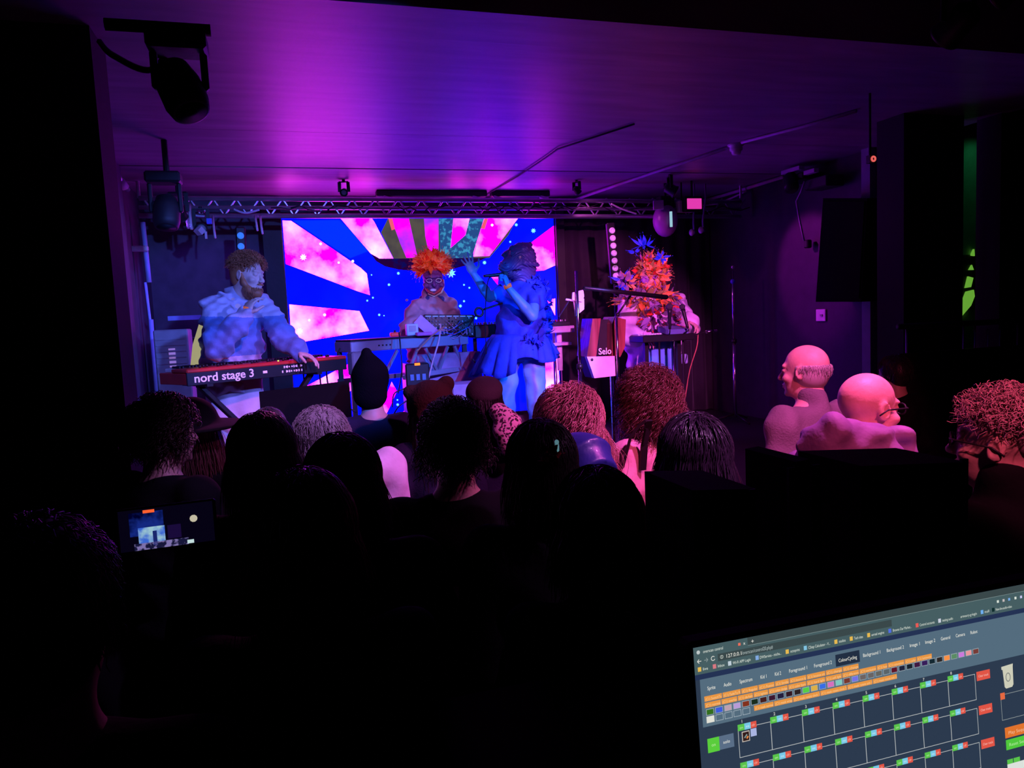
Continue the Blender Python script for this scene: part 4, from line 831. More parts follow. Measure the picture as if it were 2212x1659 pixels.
for a in (.02, .98):
    for b in (.04, .26): MB().bar(K(a, b, -.06), K(a, b, 0)*V(1, 1, 0)+V(0, 0, .752), .04, .04, BLKM).build('leg', BLKM, tb)
MB().box(K(.035, -.01, -.15), (.12, .1, .18), GREYP, Rt, .01).build('bracket_box', GREYP, tb)
# modular synthesizer, tilted, with knobs
c = at(969, 703, 6.38); R_ = frame((.1, 1, .0), (0, -.45, 1)); ms = thing('modular_synthesizer', c-V(0, 0, .11), 'tilted black modular synthesizer full of knobs and patch leads on the pale table', 'synthesizer')
MB().box(c, (.44, .09, .19), BLKM, R_, .006).build('case', BLKM, ms)
rng = np.random.RandomState(2); mb = MB()
for i in range(15):
    for k in range(6):
        if rng.rand() < .8: MB().lathe([(.007, 0), (.006, .014), (.0, .016)], c+R_ @ V(-.2+.0285*i, -.046, -.075+.028*k), [STEEL, GREYP, WHITEP, BLK][rng.randint(4)], R_ @ np.array([[1, 0, 0], [0, 0, -1], [0, 1, 0.]]), 8).build('knob', STEEL, ms, True)
mb = MB()
for i in range(16): a = c+R_ @ V(rng.uniform(-.2, .2), -.05, rng.uniform(-.08, .08)); b = c+R_ @ V(rng.uniform(-.2, .2), -.05, rng.uniform(-.08, .0)); m_ = (a+b)/2+V(0, -.05, -.05); mb.tube([a, a*.6+m_*.4+V(0, -.02, 0), m_, b*.6+m_*.4+V(0, -.02, 0), b], .003, [RUB, WIG[1], mat('pink_lead', (.8, .3, .5), .5), mat('blue_lead', (.1, .2, .9), .5)][rng.randint(4)], 5)
mb.build('patch_leads', RUB, ms, True)
mb = MB()
for i in range(7): mb.box(c+R_ @ V(-.18+.06*i, -.047, .08), (.045, .004, .008), mat('tiny_blue_display', (.1, .2, .6), .4, emit=(.1, .25, 1), es=.6), R_)
mb.build('display', None, ms)
x_ = thing('desktop_synth', at(1050, 735, 6.45)-V(0, 0, .06), 'small dark desktop synth heaped with leads right of the modular synthesizer', 'synthesizer')
c = at(1048, 715, 6.45); MB().box(c, (.26, .25, .12), BLKM, bev=.01).build('case', BLKM, x_); mb = MB()
for i in range(10): MB().lathe([(.01, 0), (.008, .02)], c+V(-.1+.05*(i % 5), -.05+.08*(i//5), .06), GREYP, n=8).build('knob', GREYP, x_, True)
for i in (-1, 1): MB().bar(c+V(.1*i, 0, -.06), V(c[0]+.1*i, c[1], .755), .03, .03, BLKM).build('stand_leg', BLKM, x_)
c = at(889, 703, 6.3); bx = thing('control_box', (c[0], c[1], zt+.04), 'small pale blue box standing on the table left of the modular synthesizer', 'box')
MB().box((c[0], c[1], zt+.04+.05), (.1, .08, .1), mat('pale_blue_plastic', (.4, .55, .8), .5), bev=.006).build('case', None, bx); MB().box((c[0]-.0, c[1]-.042, zt+.1), (.06, .004, .05), GREYP).build('front_panel', GREYP, bx)
c = at(853, 716, 6.15); pd = thing('effects_pedal', (c[0], c[1], zt+.04), 'little red-lit effects pedal on the pale table', 'pedal'); MB().box((c[0], c[1], zt+.06), (.085, .06, .035), mat('red_plastic', (.7, .05, .05), .4, emit=(1, .03, .05), es=.25), bev=.008).build('case', None, pd); MB().lathe([(.012, 0), (.01, .02)], (c[0], c[1], zt+.077), BLK).build('knob', BLK, pd)
c = at(905, 716, 6.25); tag(MB().box((c[0]+.02, c[1]-.1, zt+.052), (.13, .1, .03), mat('magenta_plastic', (.6, .1, .35), .5), bev=.006).build('small_synth', None), 'flat magenta gadget on the table in front of the pale blue box', 'synthesizer')
a, b = at(905, 725, 6.28), at(940, 690, 6.3); tag(MB().box((a+b)/2, (.22, .03, .09), mat('violet_panel', (.3, .2, .8), .4, emit=(.1, .02, .9), es=.3), frame((0.1, 1, 0), (.75, 0, .75))).build('tablet_stand', None), 'slanted violet tablet leaning left of the modular synthesizer', 'tablet')
for i, q in enumerate((((862, 718, 6.0), (865, 750, 5.95), (868, 800, 5.95), (860, 850, 6.0)), ((952, 700, 6.25), (948, 735, 6.1), (935, 780, 6.1), (925, 820, 6.1)), ((960, 705, 6.2), (930, 728, 6.1), (900, 760, 6.1)), ((1020, 775, 6.1), (1040, 800, 6.1), (1060, 830, 6.1)), ((848, 880, 6.1), (852, 850, 6.1), (880, 838, 6.1)), ((845, 905, 6.1), (860, 880, 6.0), (880, 865, 6.0)), ((735, 752, 5.9), (728, 775, 5.9), (738, 790, 5.9)))):
    cable('cable', [at(*a) for a in q], .0065 if i != 1 else .008, ['black lead dropping from the red pedal down past the table', 'thick pale lead falling from the modular synthesizer', 'reddish patch lead trailing left from the modular synthesizer', 'thin lead slanting from table to the singer', 'lead looped low beside the black beanie', 'lowest lead crossing the screen beside the beanie', 'curled lead at the left end of the pale table'][i], m=[RUB, mat('pale_pink_lead', (.7, .45, .5), .5), mat('rust_lead', (.6, .2, .12), .5), RUB, RUB, RUB, RUB][i])
# lumps below the table: road case, amp head with lamp
c = at(897, 795, 6.2); ah = thing('power_unit', (c[0], c[1], .75), 'black power unit with one orange lamp beneath the pale table', 'power unit')
MB().box((c[0], c[1], 1.2), (.2, .22, .9), BLKM, bev=.01).build('case', BLKM, ah); MB().box((c[0], c[1]-.112, at(897, 787, 6.09)[2]), (.045, .006, .02), emat('orange_lamp', (1, .2, .02), 2)).build('indicator_lamp', None, ah); mb = MB(); z = at(897, 815, 6.09)[2]
for i in range(3): mb.box((c[0]-.05+.05*i, c[1]-.115, z), (.03, .008, .05), mat('pale_socket', (.12, .25, .4), .4))
mb.build('sockets', None, ah)
c = at(968, 795, 6.75); c = at(968, 795, 6.42); z0, z1 = at(968, 812, 6.35)[2], at(968, 775, 6.35)[2]
tag(MB().box((c[0], 6.42, (.75+z1+.05)/2), (.58, .16, z1+.05-.75), mat('dusty_violet_case_board', (.3, .2, .34), .7, bump=.3, bscale=15, var=.4), bev=.01).build('road_case', None), 'dusty violet road case standing under the pale table', 'case')
c = at(1015, 850, 5.6); tag(MB().box((c[0], 5.6, (.75+at(1015, 828, 5.5)[2])/2), (.34, .3, at(1015, 828, 5.5)[2]-.75), mat('pale_violet_board', (.42, .32, .5), .6, var=.2), bev=.008).build('riser_case', None), 'pale violet case on the stage edge behind the beret', 'case')
c = at(660, 860, 4.6); mn = thing('stage_monitor', (c[0], c[1], .75), 'black wedge monitor on the stage edge under the piano', 'speaker'); zz = at(660, 838, 4.6)[2]
mb = MB(); pr = [(c[0]-.26, 4.45, .75), (c[0]-.26, 4.75, .75), (c[0]-.26, 4.75, zz-.06), (c[0]-.26, 4.56, zz)]; mb.prism(pr, (.52, 0, .03), SPK); mb.build('cabinet', SPK, mn); MB().box((c[0], 4.50, (zz+.75)/2-.04), (.5, .012, (zz-.75)*.7), SPK).build('grille', None, mn)
# microphone of the singer
def mic(c, d, label, bigger=1.0, neck=None):
    d = V(*d)/np.linalg.norm(d); R = frame(d) @ np.array([[1, 0, 0], [0, 0, 1], [0, -1, 0.]]); t = thing('microphone', c, label, 'microphone')
    MB().lathe([(.010, -.17), (.012, -.15), (.017, -.03), (.022, 0)], c, BLKM, R, 14).build('handle', BLKM, t, True)
    if neck is not None: MB().tube([np.array(c)+R @ V(0, 0, -.16), np.array(c)+R @ V(0, 0, -.19), V(*neck)], .006, BLKM, 6).build('gooseneck', BLKM, t, True)
    MB().ball(np.array(c)+R @ V(0, 0, .022), .026*bigger, mat('dark_wire_mesh', (.08, .08, .09), .5, metal=.6, bump=.6, bscale=400), 12).build('grille', None, t, True)
mc = at(1086, 593, 5.78); mic(mc, (.9, .15, .05), 'black vocal microphone held at the mouth of the reptile mask')
cable('microphone_cable', [at(1072, 594, 5.78), at(1056, 602, 5.8), at(1050, 640, 5.85), at(1048, 700, 5.9), at(1052, 800, 5.95)], .005, 'thin black lead hanging from the held microphone')
g = thing('ring_lamp', at(1062, 690, 5.8)-V(0, 0, .0), 'small dark ring on an arm left of the singer, above the table', 'lamp')
MB().tube([at(1035, 674, 5.9)+V(.034*math.cos(a), 0, .034*math.sin(a)) for a in np.linspace(0, 6.283, 19)], .011, BLKM, 8, False).build('ring', BLKM, g, True); MB().rod(at(1043, 669, 5.9), at(1085, 655, 5.92), .009, BLKM).build('arm', BLKM, g); MB().rod(at(1027, 681, 5.9), at(1012, 705, 6.1), .006, BLKM).build('post', BLKM, g)
# stands
def stand(x, y, z, label, cat='stand', r=.011, m=CHROME, z2=None, name='microphone_stand', feet=True):
    t = thing(name, (x, y, .75), label, cat); MB().rod((x, y, .8), (x, y, z*.5+.45), r*1.4, m, 10).build('lower_tube', m, t, True); MB().rod((x, y, z*.5+.4), (x, y, z), r, m, 10).build('upper_tube', m, t, True)
    MB().lathe([(r*2.2, -.02), (r*2.2, .02)], (x, y, z*.5+.44), BLKM, n=10).build('clutch', BLKM, t, True)
    for a in (.5, 2.6, 4.7): MB().rod((x, y, .84), (x+.26*math.cos(a), y+.26*math.sin(a), .762), .009, BLKM, 8).build('leg', BLKM, t, True)
    return t
c = at(1250, 720, 5.2); t = stand(c[0], c[1], at(1246, 585, 5.2)[2], 'tall dark microphone stand left of the lilac cloak, its boom stretched right'); a = at(1249, 632, 5.2); MB().rod(at(1262, 622, 5.2), at(1440, 642, 5.5), .015, BLKM, 10, .02).build('boom_arm', BLKM, t, True)
c = at(1334, 760, 5.5); t = stand(c[0], c[1], at(1334, 682, 5.5)[2], 'bright chrome microphone stand with black angled boom in front of the cloak'); MB().rod(at(1334, 680, 5.5), at(1366, 633, 5.5), .008, BLKM, 8).build('boom_arm', BLKM, t, True); MB().ball(at(1334, 680, 5.5), .018, BLKM).build('joint', BLKM, t, True); MB().ball(at(1366, 634, 5.5), .012, CHROME).build('clip', CHROME, t, True)
c = at(1585, 720, 6.9); t = stand(c[0], c[1], at(1583, 585, 6.9)[2], 'tall lone chrome stand against the black curtain at the right', r=.014, name='lighting_stand'); MB().ball(at(1583, 608, 6.9), .028, mat('blue_knob', (.1, .1, .8), .4)).build('knob', None, t, True); MB().ball(at(1583, 577, 6.9), .02, STEEL).build('tip', STEEL, t, True)
# clip-on music stand, pink lit
c = at(1247, 650, 5.25); t = thing('lyric_stand', (c[0], c[1], c[2]-.12), 'small pale pink lyric clip clamped on the tall dark microphone stand', 'music stand')
PW = mat('pale_paper', (.85, .7, .8), .6)
MB().prism([at(1237, 632, 5.22), at(1260, 626, 5.22), at(1262, 640, 5.22), at(1258, 652, 5.22), at(1236, 648, 5.22)], (0, .02, 0), PW).build('clip_head', PW, t); MB().prism([at(1239, 652, 5.24), at(1262, 645, 5.24), at(1262, 668, 5.24), at(1243, 684, 5.24)], (0, .01, 0), PW).build('sheet', PW, t); MB().rod(at(1222, 647, 5.24), at(1247, 650, 5.24), .008, PW).build('clamp', PW, t); MB().rod(at(1208, 684, 5.24), at(1232, 645, 5.24), .006, CHROME).build('rod', CHROME, t)
# small mixer on a post, right of the screen
c = at(1200, 710, 6.3); mx = thing('small_mixer', (c[0], c[1], .75), 'small mixer on a pale pedestal stand between the singer and the tall stand', 'mixer')
z0 = at(1200, 712, 6.2)[2]; MB().box((c[0], c[1], z0+.0), (.27, .25, .06), mat('pale_lilac_metal', (.6, .5, .62), .4, metal=.3), bev=.006).build('tray', None, mx); MB().box((c[0]-.02, c[1], z0+.05), (.24, .22, .04), BLKM, bev=.005).build('mixer', BLKM, mx); mb = MB()
for i in range(15): MB().lathe([(.008, 0), (.006, .018)], (c[0]-.11+.045*(i % 5), c[1]-.07+.07*(i//5), z0+.07), [WHITEP, GREYP, RED][i % 3], n=8).build('knob', WHITEP, mx, True)
MB().box((c[0]-.0, c[1], at(1200, 744, 6.2)[2]), (.22, .2, .025), mat('pale_lilac_metal', (.6,)*3)).build('shelf', None, mx)
MB().rod((c[0]-.02, c[1], .76), (c[0]-.02, c[1], z0), .016, CHROME).build('post', CHROME, mx, True); MB().rod((c[0]+.03, c[1], at(1210, 800, 6.3)[2]), (c[0]+.03, c[1], z0), .026, WHITEP).build('inner_tube', WHITEP, mx, True)
# open instrument case with maker lettering
WD = mat('red_brown_gloss_wood', (.28, .07, .06), .25, var=.5, vscale=5, stretch=(6, 6, .6), coat=.6); WF = mat('white_panel_paint', (.85, .72, .85), .5)
P = lambda x, y, Y=5.55: at(x, y, Y)
ic = thing('instrument_case', P(1303, 818)-V(0, -.1, .0), 'upright trapezoid instrument with white base and glossy wooden sides, lettered in white', 'instrument')
MB().prism([P(1268, 771), P(1337, 769), P(1337, 811), P(1284, 817)], (0, .05, 0), WF).build('front_panel', WF, ic); MB().prism([P(1268, 771, 5.6), P(1280, 688, 5.6), P(1298, 688, 5.6), P(1288, 771, 5.6)], (0, .22, 0), WD).build('wood_side', WD, ic); MB().prism([P(1322, 770, 5.6), P(1322, 700, 5.6), P(1328, 684, 5.6), P(1352, 690, 5.6), P(1350, 750, 5.6), P(1340, 771, 5.6)], (0, .22, 0), WD).build('wood_side', WD, ic)
MB().prism([P(1290, 771, 5.7), P(1298, 690, 5.7), P(1326, 690, 5.7), P(1326, 771, 5.7)], (0, .1, 0), BLK).build('back_board', BLK, ic); MB().prism([P(1284, 817, 5.6), P(1268, 772, 5.6), P(1337, 770, 5.6), P(1337, 811, 5.6)], (0, .2, 0), BLK).build('base_box', BLK, ic)
mb = MB(); puttext(mb, 'Selo', .075, P(1293, 766, 5.59), (1, 0, 0), (0, 0, 1), WT, .001, .115); mb.build('lettering', WT, ic, False, 'white lettering'); mb = MB()
for a in (1279, 1332): MB().ball(P(a, 777, 5.545), (.012, .004, .012), BLK, 10).build('rubber_foot', BLK, ic)
c = P(1322, 840, 5.66); MB().rod((c[0], c[1], .77), (c[0], c[1], P(1322, 812, 5.66)[2]), .014, CHROME).build('post', CHROME, ic); MB().box((c[0], c[1], .765), (.3, .3, .03), BLKM, bev=.01).build('foot_plate', BLKM, ic)
# keyboard table of the right player
c = at(1430, 727, 5.85); kt = thing('small_keyboard', (c[0], c[1], .75), 'dark keyboard and gadgets on a stand in front of the lilac cloak', 'keyboard')
MB().box((c[0], c[1], c[2]-.01), (.5, .26, .06), BLKM, bev=.006).build('case', BLKM, kt); mb = MB()
for i in range(18): mb.box((c[0]-.22+.026*i, c[1]+.06, c[2]+.025), (.023, .12, .012), WHITEP)
mb.build('keys', WHITEP, kt); MB().box(at(1398, 720, 5.74), (.075, .01, .018), mat('pink_label', (.9, .4, .7), .5)).build('label_plate', None, kt); MB().box((c[0]+.1, c[1]-.02, c[2]+.05), (.2, .2, .05), mat('blue_grey_synth', (.15, .2, .45), .4), R=frame((0, 1, .15)), bev=.006).build('sampler', None, kt)
for i in (-1, 1): MB().bar((c[0]+.16*i, c[1], c[2]-.04), (c[0]+.16*i, c[1], .755), .035, .03, BLKM).build('leg', BLKM, kt)
for x_k, rr_, m_ in ((1424, .008, BLKM), (1456, .014, CHROME)): q = at(x_k, 740, 5.74); MB().rod((q[0], 5.74, .755), (q[0], 5.74, c[2]-.02), rr_, m_, 10).build('leg', m_, kt, True, 'chrome leg' if rr_ > .01 else None)  # thin dark rod is a microphone stand, joined on as a leg
cx = at(1428, 770, 6.02); curtain('stand_drape', cx[0]-.17, cx[0]+.19, cx[1], 1.3, at(1428, 735, 6.0)[2], 'pale blue pleated drape hanging behind the small keyboard stand', mat('pale_blue_drape', (.15, .45, 1), .8, bump=.2), .012, 30)
mic(at(1446, 668, 5.6), (-.05, -.1, 1), 'black vocal microphone upright in front of the cloak', 1.15, at(1446, 722, 5.72)); mic(at(1475, 668, 5.7), (-.15, .2, 1), 'second smaller microphone by the raised hand at right', 1.0, at(1474, 722, 5.75)); 
t = thing('microphone_stand', at(1500, 722, 5.8)*V(1, 1, 0)+V(0, 0, .75), 'low boom stand reaching right past the hand, with a pale tip', 'stand'); a = at(1475, 730, 5.8); MB().rod((a[0], a[1], .76), a, .010, BLKM).build('upright', BLKM, t); MB().rod(a, at(1525, 717, 5.8), .007, BLKM).build('boom_arm', BLKM, t); MB().rod(at(1525, 717, 5.8), at(1548, 714, 5.8), .013, CHROME).build('tip', CHROME, t, True)
cable('cable', [at(1508, 722, 5.8), at(1505, 750, 5.8), at(1490, 800, 5.85), at(1480, 860, 5.9)], .005, 'rust-coloured lead hanging from the low boom stand', mat('rust_lead', (.6, .2, .12)))
tag(MB().box(at(1478, 775, 6.2), (.06, .05, .09), mat('pale_blue_plastic', (.4, .55, .8)), bev=.01).build('hanging_pack', None), 'small pale pack at the right hip of the lilac cloak', 'pack')
# ------------------------------------------------------------------ overhead steel and lamps
Yt = 7.1
def overhead(name, pts, r, m, label, cat, **k): return tag(MB().tube(pts, r, m, 8).build(name, m, None, True), label, cat, **k)
tr = thing('lighting_truss', at(700, 450, Yt), 'long steel ladder truss with leads hung across the stage above the LED screen', 'truss')
for py0, py1, r in ((428, 436, .022), (448, 452, .018), (466, 468, .022)): MB().rod(at(300, py0, Yt), at(1600, py1, Yt), r, STEEL, 10).build('chord', STEEL, tr, True)
mb = MB(); rng = np.random.RandomState(5)
for i in range(26):
    x = 310+50*i; mb.rod(at(x, 429, Yt), at(x+25, 466, Yt), .008, STEEL, 6); mb.rod(at(x+25, 466, Yt), at(x+50, 429, Yt), .008, STEEL, 6)
mb.build('lacing', RUB, tr); mb = MB()
for i in range(9):
    x = 330+rng.rand()*1150; w = 60+rng.rand()*120; P = [at(x+w*t, 440+14*math.sin(t*3.1)*rng.rand()+10*rng.rand(), Yt-.05) for t in np.linspace(0, 1, 9)]; mb.tube(P, .006, RUB, 5)
mb.build('leads', RUB, tr, True)
for q in (-1.1, 4.9):
    a = at(300 if q < 0 else 1600, 428, Yt); MB().rod((a[0], Yt, a[2]), (a[0], Yt, 3.3), .015, STEEL).build('hanger', STEEL, tr)
for i, (pts, lb) in enumerate(((((402, 458), (425, 466), (450, 467)), 'left-most pale lead sagging under the truss'), (((505, 452), (530, 460), (560, 453)), 'pale lead looped under the truss near the LED screen corner'), (((1320, 440), (1345, 452), (1375, 462)), 'pale lead sagging under the truss above the right player'))):
    cable('hanging_cable', [at(a, b, Yt-.08) for a, b in pts], .009, lb, m=mat('pale_cable', (.6, .6, .7), .4))
def par(name, c, aim, label, r=.085, L=.2, m=BLKM, lens=None, yoke=True, top=None, cat='stage light'):
    c = np.array(c, float); d = np.array(aim, float)-c; d /= np.linalg.norm(d); R = frame(d, (0, 0, 1) if abs(d[2]) < .95 else (0, 1, 0)) @ np.array([[1, 0, 0], [0, 0, 1], [0, -1, 0.]])
    t = thing(name, c, label, cat); MB().lathe([(r*.5, -L), (r*.85, -L*.85), (r*.9, -L*.2), (r, -.01), (r*1.05, .0), (r*.93, .004), (r*.9, -.015)], c, m, R, 20).build('lamp_body', m, t, True)
    MB().lathe([(r*.88, -.014), (r*.5, -.008), (.001, -.006)], c, lens or GREYP, R, 20).build('lens', lens, t, True)
    if yoke:
        z = (top if top is not None else 3.28); q = c-d*L*.5; mb = MB()
        for s_ in (-1, 1): mb.bar(q+R[:, 0]*r*1.15*s_, V(q[0]+R[0, 0]*r*1.1*s_, q[1]+R[1, 0]*r*1.1*s_, min(z-.02, c[2]+.2)), .03, .008, m)
        zz = min(z-.02, c[2]+.2); mb.bar(V(q[0]-R[0, 0]*r*1.2, q[1]-R[1, 0]*r*1.2, zz), V(q[0]+R[0, 0]*r*1.2, q[1]+R[1, 0]*r*1.2, zz), .03, .01, m); mb.build('yoke', m, t)
        MB().rod((q[0], q[1], zz), (q[0], q[1], z), .014, m).build('hanger', m, t)
    return t
# the house lamps that light the stage, a few of them added, on a pipe outside the picture and on the ceiling
for k, (nm, loc, aim, c, w, an) in enumerate(LAMPS):
    d = V(*aim)-V(*loc); d /= np.linalg.norm(d)
    par('par_lamp', V(*loc)-d*.03, aim, ['black par lamp over the audience aimed at the bearded player', 'black par lamp far right aimed across at the bearded player', 'black par lamp aimed at the lilac cloak', 'black par lamp under the beam aimed at the singer', 'small black par lamp aimed at the orange wig', 'small black par lamp aimed at the feathered head-dress', 'black par lamp over the sound desk aimed down at the bald guests', 'black par lamp in front of the beam aimed down at the front rows', 'black par lamp aimed low at the red stage piano', 'small black par lamp over the desk aimed at the violet-lit auburn hair', 'small black par lamp aimed at the man at the right edge', 'black par lamp aimed at the reptile mask', 'small black par lamp aimed at the pale blue drape', 'black par lamp in front of the beam nearest the left wall'][k], .07, .16, top=3.8 if loc[1] < 3.1 else 3.3)['group'] = 'par lamps over the audience'
# big hanging silhouettes at the left
def moving_head(name, px, py, Y, sc, label, top, aim=(0, .3, -1)):
    c = at(px, py, Y); t = thing(name, c, label, 'stage light'); w = sc
    MB().box((c[0], c[1], top[2]-.05*sc), (.36*w, .26*w, .12*w), BLK, bev=.02*w).build('base', BLK, t)
    for s_ in (-1, 1): MB().bar((c[0]+.15*w*s_, c[1], top[2]-.1*w), (c[0]+.15*w*s_, c[1], c[2]+.0), .045*w, .07*w, BLK, .01).build('yoke_arm', BLK, t)
    R = frame(aim) @ np.array([[1, 0, 0], [0, 0, 1], [0, -1, 0.]]); MB().lathe([(.05*w, -.2*w), (.11*w, -.17*w), (.14*w, -.05*w), (.14*w, .1*w), (.12*w, .17*w), (.105*w, .175*w)], c, BLK, R, 22).build('lamp_head', BLK, t, True)
    MB().lathe([(.1*w, .176*w), (.001, .19*w)], c, mat('dark_lens', (.01, .01, .014), .6, spec=.1), R).build('lens', None, t, True)
    return t
moving_head('moving_head_light', 392, 196, 3.0, .56, 'large black moving-head lamp hanging at the upper left, nearest the camera', at(392, 78, 3.0), (.3, -.35, -.85))
moving_head('moving_head_light', 360, 460, 5.6, .62, 'black moving-head lamp hanging in front of the truss at the left, lower of the two', at(360, 375, 5.6), (-.05, -.3, -1))
a = at(392, 78, 3.0); cable('cable', [a+V(0, 0, .03), at(330, 150, 3.1), at(245, 120, 3.2), at(215, 90, 3.3)], .012, 'black lead looping left from the large moving-head lamp')
overhead('ceiling_pipe', [at(226, 52, 3.0), at(455, 66, 3.0)], .022, BLK, 'short black pipe holding the upper left moving-head lamp', 'pipe')
z_ = at(360, 372, 5.6); MB2 = MB().rod((z_[0], 5.6, z_[2]-.02), (z_[0], 5.6, 3.3), .02, BLK); tag(MB2.build('hanging_rod', BLK), 'short rod above the lower left moving-head lamp', 'rod')
# bracket and conduit on the left wall
t = thing('wall_bracket', at(262, 395, 6.6), 'pale pipe clamp on the left wall just under the ceiling', 'bracket'); MB().tube([at(243, 340, 6.4), at(252, 372, 6.5), at(262, 395, 6.6), at(276, 410, 6.7)], .022, STEEL, 8).build('pipe', STEEL, t, True); MB().rod(at(258, 388, 6.58), at(270, 405, 6.64), .034, WHITEP, 10).build('clamp', WHITEP, t, True)
for i, (q, r, lb) in enumerate((((308, 480, 322, 610), .022, 'upper length of blue-lit conduit in the left corner'), ((314, 610, 336, 790), .012, 'lower length of blue-lit conduit in the left corner'), ((326, 690, 342, 905), .02, 'thicker conduit stub low in the left corner'))):
    overhead('conduit', [at(q[0], q[1], 7.3), at(q[2], q[3], 7.3)], r, mat('pale_blue_conduit', (.35, .45, .75), .4), lb, 'pipe')
tag(MB().box(at(310, 537, 7.25)-V(.03, 0, 0), (.14, .05, .05), WHITEP, bev=.01).build('junction_box', WHITEP), 'small junction box on the left corner conduit', 'box')
for i, (x, y) in enumerate(((403, 480), (410, 482))):
    overhead('hanging_lead', [at(x, y-40, 7.08), at(x, y-20, 6.95), at(x+2, y, 6.9), at(x+4, y+14, 6.9)], .012, WHITEP if i else mat('pink_lead', (.8, .3, .5)), ['pink lead end hanging right of the lower moving-head lamp', 'pale lead end hanging right of the lower moving-head lamp'][i], 'cable')
t = par('spot_lamp', at(435, 495, 6.9), at(425, 508, 6.4), 'small dark spot lamp hanging left of the bearded player, with pale barn doors', .05, .12, top=at(445, 448, 7.0)[2]); MB().box(at(431, 499, 6.8), (.07, .05, .05), WHITEP, frame((.4, .3, .5))).build('barn_door', WHITEP, t); MB().box(at(452, 478, 6.85), (.04, .03, .045), mat('blue_tab', (.1, .15, .9), .5)).build('clamp_handle', None, t); MB().box(at(445, 508, 6.8), (.018, .012, .06), WHITEP).build('safety_tag', WHITEP, t)
for x, y, lb in ((462, 506, 'thin pale tag hanging right of the small spot lamp'), (553, 490, 'pale lead end under the truss left of the screen'), (564, 497, 'second pale lead end beside the screen corner')): overhead('hanging_lead', [at(x-2, 466, 7.08), at(x, y-12, 6.95), at(x+3, y+8, 6.9)], .009, WHITEP, lb, 'cable')
# vertical lamp bars
def lampbar(px, py0, py1, px1, Y, n, m, label, parts):
    a, b = at(px, py0, Y), at(px1, py1, Y); t = thing('lamp_bar', b, label, 'stage light'); MB().bar(a+(a-b)*.08/np.linalg.norm(a-b), b+(b-a)*.08/np.linalg.norm(a-b), .085, .05, BLKM, .01).build('housing', BLKM, t)
    for i in range(n):
        c = a+(b-a)*i/(n-1)-V(0, .027, 0); Rl = np.array([[1, 0, 0], [0, 0, -1], [0, 1, 0.]]); MB().lathe([(.03, 0), (.03, .018), (.018, .02), (.014, .008), (.001, .006)], c, m, Rl, 14).build('lamp', m, t, True)
    MB().rod(b+V(0, .0, -.05), V(b[0], b[1], .76), .012, BLKM).build('post', BLKM, t); return t
lampbar(1319, 499, 596, 1327, 6.95, 7, mat('frosted_lens', (.8, .75, .85), .3, emit=(.8, .45, .9), es=.12), 'slim vertical bar of seven small round lenses left of the right player', 7)
lampbar(520, 510, 556, 522, 7.3, 3, mat('blue_lens', (.1, .35, .9), .3, emit=(.05, .3, 1), es=.5), 'vertical lamp bar with blue round lenses behind the bearded head', 3)
# black LED battens on the ceiling in front of the screen
for x0, x1, lb in ((812, 1050, 'longer black batten light under the stage ceiling'), (1060, 1185, 'shorter black batten light under the stage ceiling, next to the longer one')):
    a, b = at(x0, 419, 7.5), at(x1, 419, 7.5); t = thing('batten_light', (a+b)/2, lb, 'stage light'); MB().box((a+b)/2, (b[0]-a[0], .1, .06), BLK, bev=.008).build('housing', BLK, t)
    for q in (.1, .9): c = a+(b-a)*q; MB().box(c+V(0, -.03, -.045), (.09, .05, .025), mat('pinkish_bracket', (.5, .4, .55), .4), frame((.2, 1, 0), (.3, 0, 1))).build('bracket', None, t); MB().rod(c+V(0, 0, .03), V(c[0], c[1], 3.3), .01, BLK).build('hanger', BLK, t)
# ceiling conduits
PIPE = mat('painted_pipe', (.45, .38, .5), .4)
overhead('ceiling_conduit', [at(1240, 432, 7.8), atz(1400, 377, 3.285), atz(1568, 321, 3.285)], .014, PIPE, 'straight pink-lit conduit running along the ceiling up to the smoke detector', 'pipe')
overhead('ceiling_conduit', [atz(1602, 308, 3.285), atz(1733, 274, 3.285), atz(1850, 240, 3.285)], .012, PIPE, 'dim conduit continuing from the smoke detector toward the right', 'pipe')
overhead('ceiling_cable', [atz(1052, 420, 3.29), atz(1120, 380, 3.29), atz(1180, 340, 3.29), atz(1205, 322, 3.29), atz(1370, 268, 3.29)], .007, mat('dim_violet_cable', (.08, .04, .09), .6), 'dark cable clipped diagonally across the bright ceiling', 'cable')
a = atz(1590, 312, 3.3); t = thing('smoke_detector', a+V(0, 0, -.1), 'white domed smoke detector on the ceiling', 'smoke detector'); MB().lathe([(.058, 0), (.06, -.012), (.05, -.02), (.052, -.034), (.05, -.05), (.036, -.054), (.038, -.064), (.032, -.08), (.001, -.084)], a, WHITEP, n=24).build('housing', WHITEP, t, True); MB().lathe([(.068, .0), (.068, -.01)], a, WHITEP, n=24).build('base', WHITEP, t)
overhead('wall_cable', [atx(1500, 438, 4.95), atx(1560, 423, 4.95), atx(1610, 408, 4.95), atx(1692, 382, 4.95)], .018, mat('pinkish_cable', (.6, .4, .6), .4), 'thick pink-lit cable climbing toward the right along the wall top', 'cable')
overhead('wall_cable', [atx(1505, 446, 4.9), atx(1550, 440, 4.9), atx(1580, 428, 4.9), atx(1612, 413, 4.93)], .01, mat('pinkish_cable', (.6, .4, .6), .4), 'thin pink-lit cable just under the thick one on the wall top', 'cable')
par('par_lamp', (.62, 6.93, 3.18), (-.3, 2.9, 1.6), 'small black par lamp on the truss left of centre aimed back at the crowd', .035, .07, top=3.3)  # added fixture for the rim light
par('par_lamp', (-.75, 6.93, 2.97), (-.6, 7.95, 1.9), 'small black par lamp at the truss left end washing the back wall', .06, .12, top=3.3)
